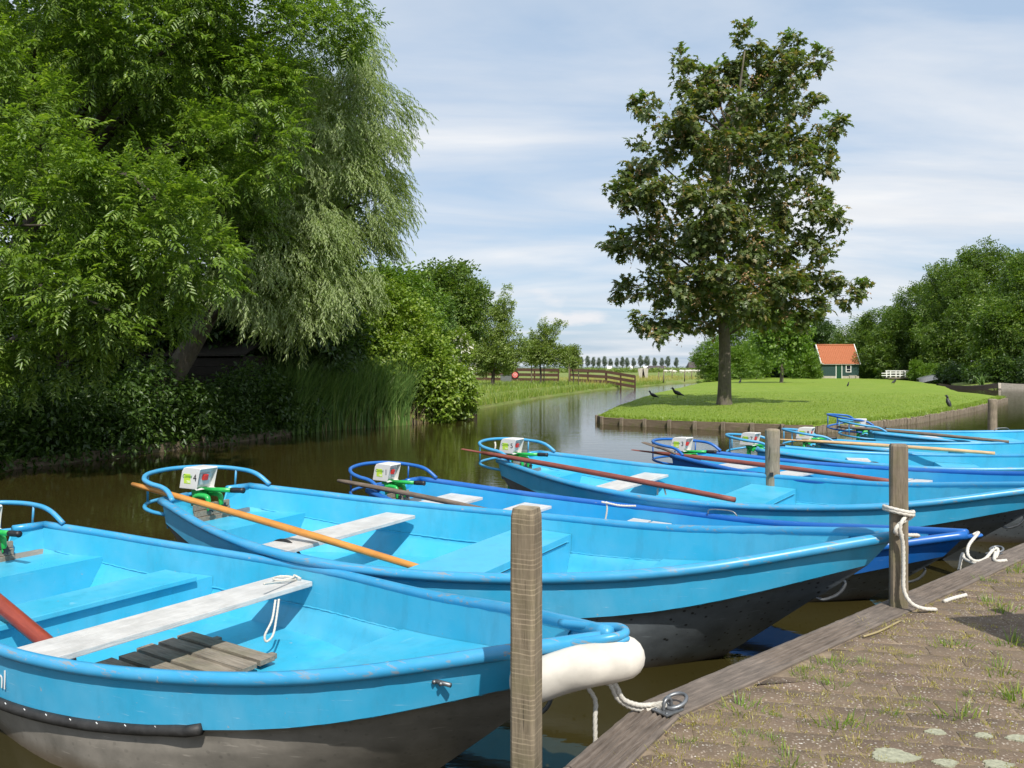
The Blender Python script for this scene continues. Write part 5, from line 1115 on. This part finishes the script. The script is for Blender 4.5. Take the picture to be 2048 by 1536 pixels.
limbs(syc, None, (tr, [.46, .32, .265, .25, .2, .15, .09, .03]), 'bark')
make_branches(syc, [tr[3], tr[3], tr[4], tr[5], tr[6]], [Vector(SYB[N_FRONT + i][:3]) - Vector(b0) for i in (2, 4, 6, 9, 11, 14, 17, 20, 22, 25, 27, 28, 32, 33, 35, 36, 38, 39, 41, 42, 43, 46, 49)], .075, 'bark_dark', seed=8)
def isl_tree(name, px, Y, blobs, n, sc, mat, label, cat='tree', trunk=None, bark='bark', seed=1, pr=None, **kw):
    x = (px - 1024) / FPX * Y; base = (x, Y, isl_z(x, Y)); return blob_tree(name, label, cat, base, [pxblob(*b) for b in blobs], n, pr or P_CL, sc, mat, trunk, bark, .28, 14, seed, **kw)
isl_tree('maple_tree', 1562, 80, [(1562, 660, 40, 80), (1530, 675, 30, 80), (1595, 675, 30, 80), (1562, 695, 34, 80), (1545, 640, 24, 80), (1590, 645, 24, 80), (1610, 660, 16, 80)], 2600, (.34, .55), 'shrub_leaf', 'young bright green maple on a thin straight trunk in mid lawn', trunk=(3.5, .16), seed=62, pr=P_SYC)
isl_tree('round_bush', 1425, 96, [(1425, 722, 30, 96), (1428, 705, 22, 96), (1418, 738, 22, 96), (1435, 735, 20, 96)], 2000, (.3, .5), 'shrub_leaf', 'round upright bush at the tip of the lawn by the canal', 'shrub', (1.6, .12), seed=63)
for k, (px, blobs, lab) in enumerate(((1478, [(1478, 728, 26, 104), (1490, 710, 24, 105), (1470, 715, 18, 104)], 'pale green bush right behind the sycamore trunk'), (1512, [(1512, 725, 24, 108), (1525, 705, 26, 110)], 'second pale green bush between sycamore and young maple'), (1600, [(1600, 725, 26, 112), (1615, 735, 20, 112), (1590, 740, 18, 112)], 'low bush left of the orange-roofed shed'))):
    isl_tree('garden_bush', px, blobs[0][3], blobs, 1500, (.35, .55), 'shrub_leaf', lab, 'shrub', (1.2, .1), seed=70 + k, grp='bushes behind the island lawn')
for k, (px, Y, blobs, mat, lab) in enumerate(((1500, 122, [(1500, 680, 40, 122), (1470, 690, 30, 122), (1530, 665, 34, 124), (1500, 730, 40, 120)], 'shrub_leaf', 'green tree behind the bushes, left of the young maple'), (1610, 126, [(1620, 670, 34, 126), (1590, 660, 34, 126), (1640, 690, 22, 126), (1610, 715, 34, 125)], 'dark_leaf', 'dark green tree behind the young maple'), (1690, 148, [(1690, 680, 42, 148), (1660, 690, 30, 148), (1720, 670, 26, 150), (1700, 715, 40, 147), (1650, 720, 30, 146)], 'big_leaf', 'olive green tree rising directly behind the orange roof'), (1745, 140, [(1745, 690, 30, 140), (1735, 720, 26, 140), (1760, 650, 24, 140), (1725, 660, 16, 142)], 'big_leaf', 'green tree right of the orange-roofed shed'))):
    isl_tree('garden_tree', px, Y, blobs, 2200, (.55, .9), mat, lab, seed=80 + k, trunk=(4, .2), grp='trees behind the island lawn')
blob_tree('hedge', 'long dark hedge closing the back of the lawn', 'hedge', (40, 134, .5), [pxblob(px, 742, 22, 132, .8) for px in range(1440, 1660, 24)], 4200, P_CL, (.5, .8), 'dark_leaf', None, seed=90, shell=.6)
for k, (px, py, r, Y, lab) in enumerate(((1740, 742, 22, 118, 'low clipped bush between the shed and the white bridge'), (1625, 745, 12, 112, 'small yellow-green bush under the lean-to roof'))):
    isl_tree('garden_bush', px, Y, [(px, py, r, Y, .7), (px - r * .7, py + 4, r * .7, Y, .7), (px + r * .7, py + 4, r * .7, Y, .7)], 900, (.35, .5), 'shrub_leaf', lab, 'shrub', None, seed=95 + k, grp='bushes behind the island lawn')
# big trees on the right bank
BT = [[(1850, 640, 75, 118), (1800, 660, 60, 116), (1760, 690, 45, 116), (1790, 620, 40, 117), (1830, 590, 50, 118), (1880, 560, 55, 119), (1780, 700, 40, 115), (1840, 700, 60, 115), (1770, 650, 30, 117)],
      [(1930, 560, 75, 108), (1900, 530, 45, 109), (1960, 520, 55, 109), (1945, 495, 34, 109), (1990, 500, 30, 110), (1900, 620, 70, 106), (1960, 640, 70, 105), (1920, 690, 55, 104), (1880, 690, 50, 106)],
      [(2040, 560, 70, 84), (2020, 620, 70, 82), (2060, 680, 70, 82), (2000, 690, 55, 82), (2080, 560, 80, 86), (2040, 520, 40, 86), (1985, 720, 35, 80)]]
for k, bl in enumerate(BT):
    B_ = [pxblob(b[0] + 8, b[1] + 30, b[2] * .94, b[3]) for b in bl]; blob_tree('sycamore_tree', ['broad dense sycamore above the white footbridge', 'tallest dense sycamore on the right bank', 'dark dense sycamore at the right side over the pale punt'][k], 'tree', (B_[0][0], B_[0][1] + 1, .6), B_, 10500, P_CL, (.45, .8), 'big_leaf', (5, .3), tight=.2, sub=22, seed=101 + k, grp='large sycamores on the right bank', branches=0)
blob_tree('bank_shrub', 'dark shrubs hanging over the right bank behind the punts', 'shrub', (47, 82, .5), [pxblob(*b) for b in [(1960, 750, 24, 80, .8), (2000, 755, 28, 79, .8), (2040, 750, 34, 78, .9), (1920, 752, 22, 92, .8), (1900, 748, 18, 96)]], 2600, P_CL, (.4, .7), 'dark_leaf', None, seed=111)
for k, (px, py, r, Y) in enumerate(((1835, 742, 16, 104), (1858, 744, 15, 102))):
    isl_tree('garden_bush', px, Y, [(px, py, r, Y, .9)], 700, (.35, .5), 'shrub_leaf', ['bright clipped bush just right of the white bridge', 'second clipped bush right of the white bridge'][k], 'shrub', None, seed=120 + k, grp='bushes behind the island lawn')

# ------------------------------------------------------------------ the orange-roofed shed
hx = (1680 - 1024) / FPX * 116; hz = isl_z(hx, 116); house = thing('garden_house', 'small dark green clapboard shed with an orange tiled roof', 'building', (hx, 116, hz), R(0))
HW, HD, HH = 2.72, 3.6, 2.1
wl = MB(); wl.box((0, HD / 2 + .06, HH / 2), (2 * HW - .1, HD, HH - .05)); wall = wl.build('wall', M['dark_green'], house)
for k in range(9):
    z = .36 + k * .19
    if z > HH: break
    for x0, x1 in ((-HW, -.62), (.28, HW)): m = MB(); m.box(((x0 + x1) / 2, .0, z + .1), (x1 - x0, .03, .185), Matrix.Rotation(R(6), 3, 'X')); m.build('clapboard', M['dark_green'], wall)
m = MB(); m.box((-1.66, -.03, .17), (2.1, .06, .34)); m.box((1.5, -.03, .17), (2.44, .06, .34)); m.build('plinth', M['plinth'], house)
dr = MB(); dr.box((-.17, -.02, .93), (.74, .05, 1.86)); dr = dr.build('door', M['door_green'], house)
for c_, s_ in (((-.59, -.03, .97), (.09, .08, 1.94)), ((.25, -.03, .97), (.09, .08, 1.94)), ((-.17, -.03, 1.98), (.93, .08, .09))): m = MB(); m.box(c_, s_); m.build('door_frame', M['white_paint'], dr)
m = MB(); m.box((.1, -.06, .95), (.05, .05, .1)); m.build('handle', M['steel'], dr)
wn = MB(); wn.box((1.2, -.02, 1.42), (.62, .04, .9)); wn = wn.build('window', M['glass'], house)
for c_, s_ in (((.86, -.04, 1.42), (.1, .08, 1.06)), ((1.54, -.04, 1.42), (.1, .08, 1.06)), ((1.2, -.04, 1.92), (.62, .08, .09)), ((1.2, -.05, .92), (.8, .1, .09)), ((1.2, -.035, 1.3), (.58, .04, .05))): m = MB(); m.box(c_, s_); m.build('window_frame', M['white_paint'], wn)
RA = R(52); RL = 3.55; n_t, r_t = 20, 15; roof = thing('x', None, None); bpy.data.objects.remove(roof)
rb = MB(); yr = HD / 2 + .06; 
rb.add([(-HW - .08, -.22, HH - .04), (HW + .08, -.22, HH - .04), (HW + .08, yr, HH + 2.72), (-HW - .08, yr, HH + 2.72), (-HW - .08, 2 * yr + .22, HH - .04), (HW + .08, 2 * yr + .22, HH - .04)], [(0, 1, 2, 3), (3, 2, 5, 4), (0, 3, 4), (1, 5, 2)]); roof = rb.build('roof', M['roof_dark'], house)
def tile_mesh():
    m = MB(); w_ = 2 * HW / n_t; l_ = math.hypot(yr + .22, 2.76) / r_t * 1.15; rows = []
    for k in range(2): rows.append([(w_ * (i / 6 - .5), k * l_, .035 * math.cos(i / 6 * 2 * math.pi) + .03 + .02 * (1 - k)) for i in range(7)])
    m.grid(rows); rows2 = [[(x, y, z) for x, y, z in rows[0]], [(x, y, z - .03) for x, y, z in rows[0]]]; m.grid(rows2); return m.mesh('tile', M['tile'])
tm = tile_mesh(); sl_ = math.atan2(2.76, yr + .22)
for r_ in range(r_t):
    for c in range(n_t):
        o = link('tile', tm, None, roof); f = r_ / r_t; o.location = (-HW + (c + .5) * 2 * HW / n_t, -.22 + f * (yr + .22) + random.uniform(-.006, .006), HH - .035 + f * 2.76 + .012); o.rotation_euler = (sl_, 0, random.uniform(-.012, .012))
for sx in (-1, 1):
    m = MB(); d_ = Vector((0, yr + .22, 2.76)); m.box((sx * (HW + .09), (yr - .22) / 2, HH + 1.38), (.1, d_.length + .25, .26), Matrix.Rotation(sl_, 3, 'X')); m.build('bargeboard', M['white_paint'], roof)
m = MB(); m.tube([(-HW, yr, HH + 2.78), (HW, yr, HH + 2.78)], .12, 8); m.build('ridge', M['tile'], roof)
m = MB(); m.box((0, -.2, HH - .07), (2 * HW + .1, .1, .07)); m.build('gutter', M['plinth'], roof)
lt = thing('lean_to', 'open lean-to roof on posts against the left of the orange-roofed shed', 'shelter', (hx - HW - 1.1, 116.5, hz))
m = MB(); m.box((0, 0, 1.95), (2.5, 2.2, .12), Matrix.Rotation(R(-9), 3, 'Y')); m.build('roof', M['plinth'], lt)
for x, y in ((-1.1, -1), (-1.1, 1), (.2, -1)): m = MB(); m.box((x, y, .85), (.1, .1, 1.8)); m.build('post', M['grey_stake'], lt)
bn = thing('bench', 'low grey bench against the wall under the shed window', 'bench', (hx + 1.6, 115.4, hz))
m = MB(); m.box((0, 0, .42), (1.1, .3, .06)); m.build('seat', M['plinth'], bn)
for x in (-.45, .45): m = MB(); m.box((x, 0, .2), (.07, .25, .4)); m.build('leg', M['plinth'], bn)
# white footbridge
br = thing('footbridge', 'small white wooden footbridge between the lawn and the right bank', 'bridge', ((1805 - 1024) / FPX * 106, 106, .55), R(0))
m = MB(); m.box((0, 0, .12), (4.2, 1.2, .14)); m.build('deck', M['grey_wood'], br)
for y in (-.55, .55):
    for x in (-1.85, -.6, .62, 1.85): m = MB(); m.box((x, y, .6), (.11, .1, 1.0)); m.build('post', M['white_paint'], br)
    for z in (.45, .78, 1.05): m = MB(); m.box((0, y, z), (4.0, .06, .12)); m.build('rail', M['white_paint'], br)
for z in (.45, .75): m = MB(); m.box((-2.5, -.5, z), (1.0, .06, .1)); m.build('rail', M['white_paint'], br)
# boats of the right bank
def punt(name, label, p, L, w, h, rz, mat, rise=.1):
    root = thing(name, label, 'boat', p, rz, 'punts by the right bank'); m = MB(); rows = []
    for k in range(13):
        f = k / 12; x = (f - .5) * L; ww = w / 2 * (1 - .55 * abs(2 * f - 1) ** 3); z = h + rise * abs(2 * f - 1) ** 2; rows.append([(x, -ww * .75, -.1 + rise * abs(2 * f - 1) ** 2), (x, -ww, z), (x, -ww + .05, z), (x, -ww * .7, .06), (x, ww * .7, .06), (x, ww - .05, z), (x, ww, z), (x, ww * .75, -.1 + rise * abs(2 * f - 1) ** 2)])
    m.grid(rows, False, 0, True); e = len(m.v) - 8; m.f += [list(range(8)), [e + i for i in range(8)][::-1]]; m.sm += [False] * 2; m.mi += [0] * 2
    m.build('hull', M[mat], root); m = MB(); m.box((0, 0, h * .8), (.35, w * .9, .05)); m.build('thwart', M['grey_wood'], root); return root
punt('punt', 'long dark low punt by the right bank', (43.3, 76.5, .0), 5.4, 1.2, .3, R(-4), 'dark_boards', .25)
punt('punt', 'pale grey punt moored at the right side of the picture', (48.3, 76, .0), 4.2, 1.4, .5, R(-3), 'plinth', .1)
bt = punt('upturned_boat', 'grey upturned boat lying on the bank right of the white bridge', ((1860 - 1024) / FPX * 100, 100, .95), 3.6, 1.2, .45, R(12), 'steel', .1); bt.rotation_euler = (R(180), R(-10), R(12))
wl_ = thing('stone_wall', 'low grey stone wall under the dark tree on the right bank', 'wall', (53, 83, .6), R(-5)); 
for r_ in range(3):
    for c in range(8): m = MB(); m.box(((c + (r_ % 2) * .5) * .8 - 3, 0, .25 + r_ * .42), (.77, .5, .4), None, .04, jit=.02); m.build('stone', M['plinth'], wl_)
pw = at(2040, 690, 82); m = MB(); m.tube([(0, 0, -1.2), (.5, 0, 3.5)], [.12, .09], 8); o = m.build('leaning_pole', M['grey_stake']); o.location = (at(2028, 735, 82).x, 82, 2.0); tag(o, 'leaning grey pole before the dark tree at the right side', 'pole')
# yucca-like plant near the punts
ag = at(1963, 770, 77); xy = np.tile(np.array([[ag.x, ag.y]]), (40, 1)) + RNG.normal(0, .12, (40, 2)); o = blades('spiky_plant', xy, .2, .8, 1.6, .05, .8, M['reed_leaf'], None, np.random.default_rng(5), None, 3, None); tag(o, 'spiky green plant on the bank before the dark punt', 'plant')

# ------------------------------------------------------------------ birds on the lawn
def bird_mesh(up):
    m = MB(); a = R(60 if up else 18); c, s = math.cos(a), math.sin(a); f = lambda x, z: (x * c - z * s, 0, .16 + x * s + z * c)
    m.tube([f(-.26, .0), f(-.15, .0), f(-.06, .005), (f(.05, .01)), f(.13, .03), f(.17, .06)], [.016, .035, .068, .075, .05, .035], 10)
    h = Vector(f(.17, .06)); m.tube([h, h + Vector((.02, 0, .05)), h + Vector((.05, 0, .075)), h + Vector((.085, 0, .07))], [.036, .04, .036, .012], 8); m.tube([h + Vector((.075, 0, .07)), h + Vector((.125, 0, .062))], [.012, .003], 6)
    for y in (-.03, .03): m.tube([(.0, y, .11), (.01, y, 0)], .006, 5)
    return m.mesh('bird', M['feather'])
BM = [bird_mesh(False), bird_mesh(True)]
for px, py, up, rz, sc, lab in ((1307, 793, 0, 2.6, 1.2, 'black bird pecking near the canal side of the lawn'), (1355, 791, 0, 3.3, 1.5, 'larger black bird walking in the tree shadow left of the trunk'), (1897, 812, 1, 2.0, 1.3, 'upright black bird standing at the stakes by the right shore'), (1696, 768, 1, 0, .9, 'small black bird below the shed on the open lawn'), (1788, 763, 0, .5, 1.5, 'dark bird on the lawn in front of the white bridge'), (1480, 763, 0, 1, 1.4, 'dark bird on the lawn near the bushes behind the trunk')):
    p = on(px, py + 5, .45); z = isl_z(p.x, p.y); p = on(px, py + 5, z); o = link('bird', BM[up]); o.location = (p.x, p.y, isl_z(p.x, p.y)); o.rotation_euler = (0, 0, rz); o.scale = (sc,) * 3; tag(o, lab, 'bird', 'black birds on the lawn')

# ------------------------------------------------------------------ weeds on the quay, leaves on the water
def tuft(kind, seed):
    g = np.random.default_rng(seed); n = 60 if kind == 'g' else 75; xy = g.normal(0, .022 if kind == 'g' else .035, (n, 2)) * np.array([1.4, .8])
    o = blades('grass_tuft', xy, -.012, .015, .055 if kind == 'g' else .036, .0019, .9, M['weed_green' if kind == 'g' else 'weed_dry'], None, g, np.arctan2(xy[:, 1], xy[:, 0]), 3, None); return o
protos = {('g', i): tuft('g', 200 + i) for i in range(3)}; protos.update({('d', i): tuft('d', 210 + i) for i in range(3)}); used = set()
TUFTS = [(1480, 1418, 'g', 1.5), (1395, 1440, 'd', 1.1), (1410, 1452, 'd', 1.0), (1440, 1438, 'd', .9), (1505, 1440, 'd', .9), (1612, 1340, 'g', 1.0), (1600, 1352, 'g', .8), (1660, 1325, 'g', 1.3), (1675, 1338, 'g', .8), (1672, 1370, 'g', 1.2), (1655, 1355, 'd', .8), (1733, 1335, 'd', .9), (1730, 1325, 'g', .8), (1690, 1280, 'd', 1.2), (1755, 1252, 'd', 1.5), (1780, 1262, 'd', 1.0), (1820, 1245, 'd', 1.0), (1905, 1290, 'g', 1.4), (1955, 1275, 'd', 1.1), (1998, 1340, 'g', 1.5), (1880, 1345, 'd', 1.0), (1925, 1327, 'd', .9), (1675, 1448, 'g', 1.6), (1915, 1430, 'g', 1.5), (1345, 1505, 'd', 1.2), (1370, 1480, 'g', .8), (1500, 1468, 'g', .8), (1705, 1492, 'd', 1.0), (1575, 1520, 'g', 1.2), (1810, 1415, 'd', .9), (2030, 1390, 'g', 1.7), (2040, 1405, 'g', 1.4), (1900, 1180, 'd', 1.6), (1935, 1165, 'd', 1.5), (1955, 1150, 'd', 1.8), (1975, 1160, 'g', 1.0), (1990, 1135, 'g', 1.0), (2035, 1140, 'g', 1.6), (1905, 1163, 'd', 1.1), (1985, 1205, 'g', 1.4), (2010, 1220, 'g', 1.4), (2020, 1285, 'g', 1.8), (2040, 1165, 'd', 1.2), (1870, 1330, 'd', .8), (1788, 1398, 'd', .8), (1555, 1378, 'd', .8), (1420, 1470, 'd', .7), (1765, 1300, 'd', .9), (1850, 1372, 'd', .8), (1640, 1400, 'd', .7), (1960, 1320, 'd', .8), (1795, 1208, 'g', .9), (1300, 1528, 'd', 1.0), (1480, 1525, 'g', .9), (1940, 1370, 'd', .9), (2005, 1375, 'd', .9), (1830, 1480, 'd', .8), (1750, 1460, 'd', .8)]
def stray_pts():
    for _ in range(34): yield (random.uniform(1400, 2045), random.uniform(1200, 1530), random.choice('gdd'), random.uniform(.4, .8))
for k, (px, py, kd, s) in enumerate(TUFTS + [t for t in stray_pts() if on(t[0], t[1], ZQ).y < 1e9]):
    p = on(px, py + 2, ZQ)
    if (Vector((p.x, p.y)) - EDGE[2]).dot(nrm(EDGE[2], EDGE[3])) < .2: continue
    key = (kd, k % 3); o = protos[key]
    if key in used: o = o.copy(); COL.objects.link(o)
    used.add(key); o.location = p; s *= 1.12; o.scale = (s, s, s); o.rotation_euler = (0, 0, random.uniform(0, 6.28))
    tag(o, 'fresh green grass tuft growing between the pavers' if kd == 'g' else 'straw-yellow dry tuft growing between the pavers', 'weed', 'weeds growing between the pavers')
# grit lying on the quay
g8 = np.random.default_rng(171); n = 9000; yy = 2.9 + 4.6 * g8.random(n) ** 1.3; xx = yy * g8.uniform(.0, .68, n); gp_ = np.column_stack([xx, yy])
keep = np.ones(n, bool)
for i in range(len(EDGE) - 1):
    nn = nrm(EDGE[i], EDGE[i + 1]); keep &= ((gp_ - np.array(ins[i])) @ np.array(nn)) > -.12 * g8.random(n) ** 6
gp_ = gp_[keep]; V0 = np.array([(1, 0, 0), (-.5, .87, 0), (-.5, -.87, 0), (.1, 0, .7)]); sc_ = (.0012 + .0035 * g8.random(len(gp_)) ** 3)[:, None, None]; a_ = g8.uniform(0, 6.28, len(gp_))
Vr = np.stack([V0[None, :, 0] * np.cos(a_)[:, None] - V0[None, :, 1] * np.sin(a_)[:, None], V0[None, :, 0] * np.sin(a_)[:, None] + V0[None, :, 1] * np.cos(a_)[:, None], np.tile(V0[:, 2], (len(gp_), 1))], 2) * sc_ + np.column_stack([gp_, np.full(len(gp_), ZQ + .001)])[:, None, :]
FF = (np.array([(0, 1, 3), (1, 2, 3), (2, 0, 3)])[None] + (np.arange(len(gp_)) * 4)[:, None, None]).reshape(-1, 3); tag(bigmesh('grit', Vr.reshape(-1, 3), FF, M['grit'], None, False), kind='stuff')
# small moss and weed specks all over the pavers
gp_ = gp_[g8.random(len(gp_)) < .16]; cl = np.repeat(gp_, 9, 0) + g8.normal(0, .012, (len(gp_) * 9, 2)); blades('moss_specks', cl, ZQ - .003, .006, .02, .0022, .9, M['weed_dry'], None, g8, None, 2)
# moss lines in the joints
g7 = np.random.default_rng(131); mp = []
for _ in range(900):
    c, P = cand[int(g7.integers(0, min(300, len(cand))))]; i = int(g7.integers(0, len(P))); a, b = P[i], P[(i + 1) % len(P)]
    t0 = g7.random()
    for _k in range(14): q = a.lerp(b, np.clip(t0 + g7.normal(0, .12), 0, 1)); mp.append((q.x + g7.normal(0, .006), q.y + g7.normal(0, .006)))
blades('joint_moss', np.array(mp), ZQ - .012, .008, .024, .002, .8, M['weed_dry'], None, g7, None, 2)
# floating leaves
for k, (px, py, s, mt, lab) in enumerate(((78, 1500, .05, 'weed_dry', 'single yellow leaf floating at the lower left'), (100, 1488, .07, 'nettle_leaf', 'dark green lily leaf floating beside the yellow leaf'), (118, 1503, .06, 'nettle_leaf', 'dark green lily leaf floating nearest the hull'))):
    p = on(px, py - 6, .004); m = MB(); n = 14; ring_ = [(s * math.cos(2 * math.pi * i / n) * (1 if i else .3), s * .7 * math.sin(2 * math.pi * i / n), .003 * (i % 2)) for i in range(n)]; m.add(ring_ + [(0, 0, .006)], [(n, i, (i + 1) % n) for i in range(n)]); o = m.build('floating_leaf', M[mt]); o.location = p; tag(o, lab, 'leaf', 'leaves floating by the nearest boat')
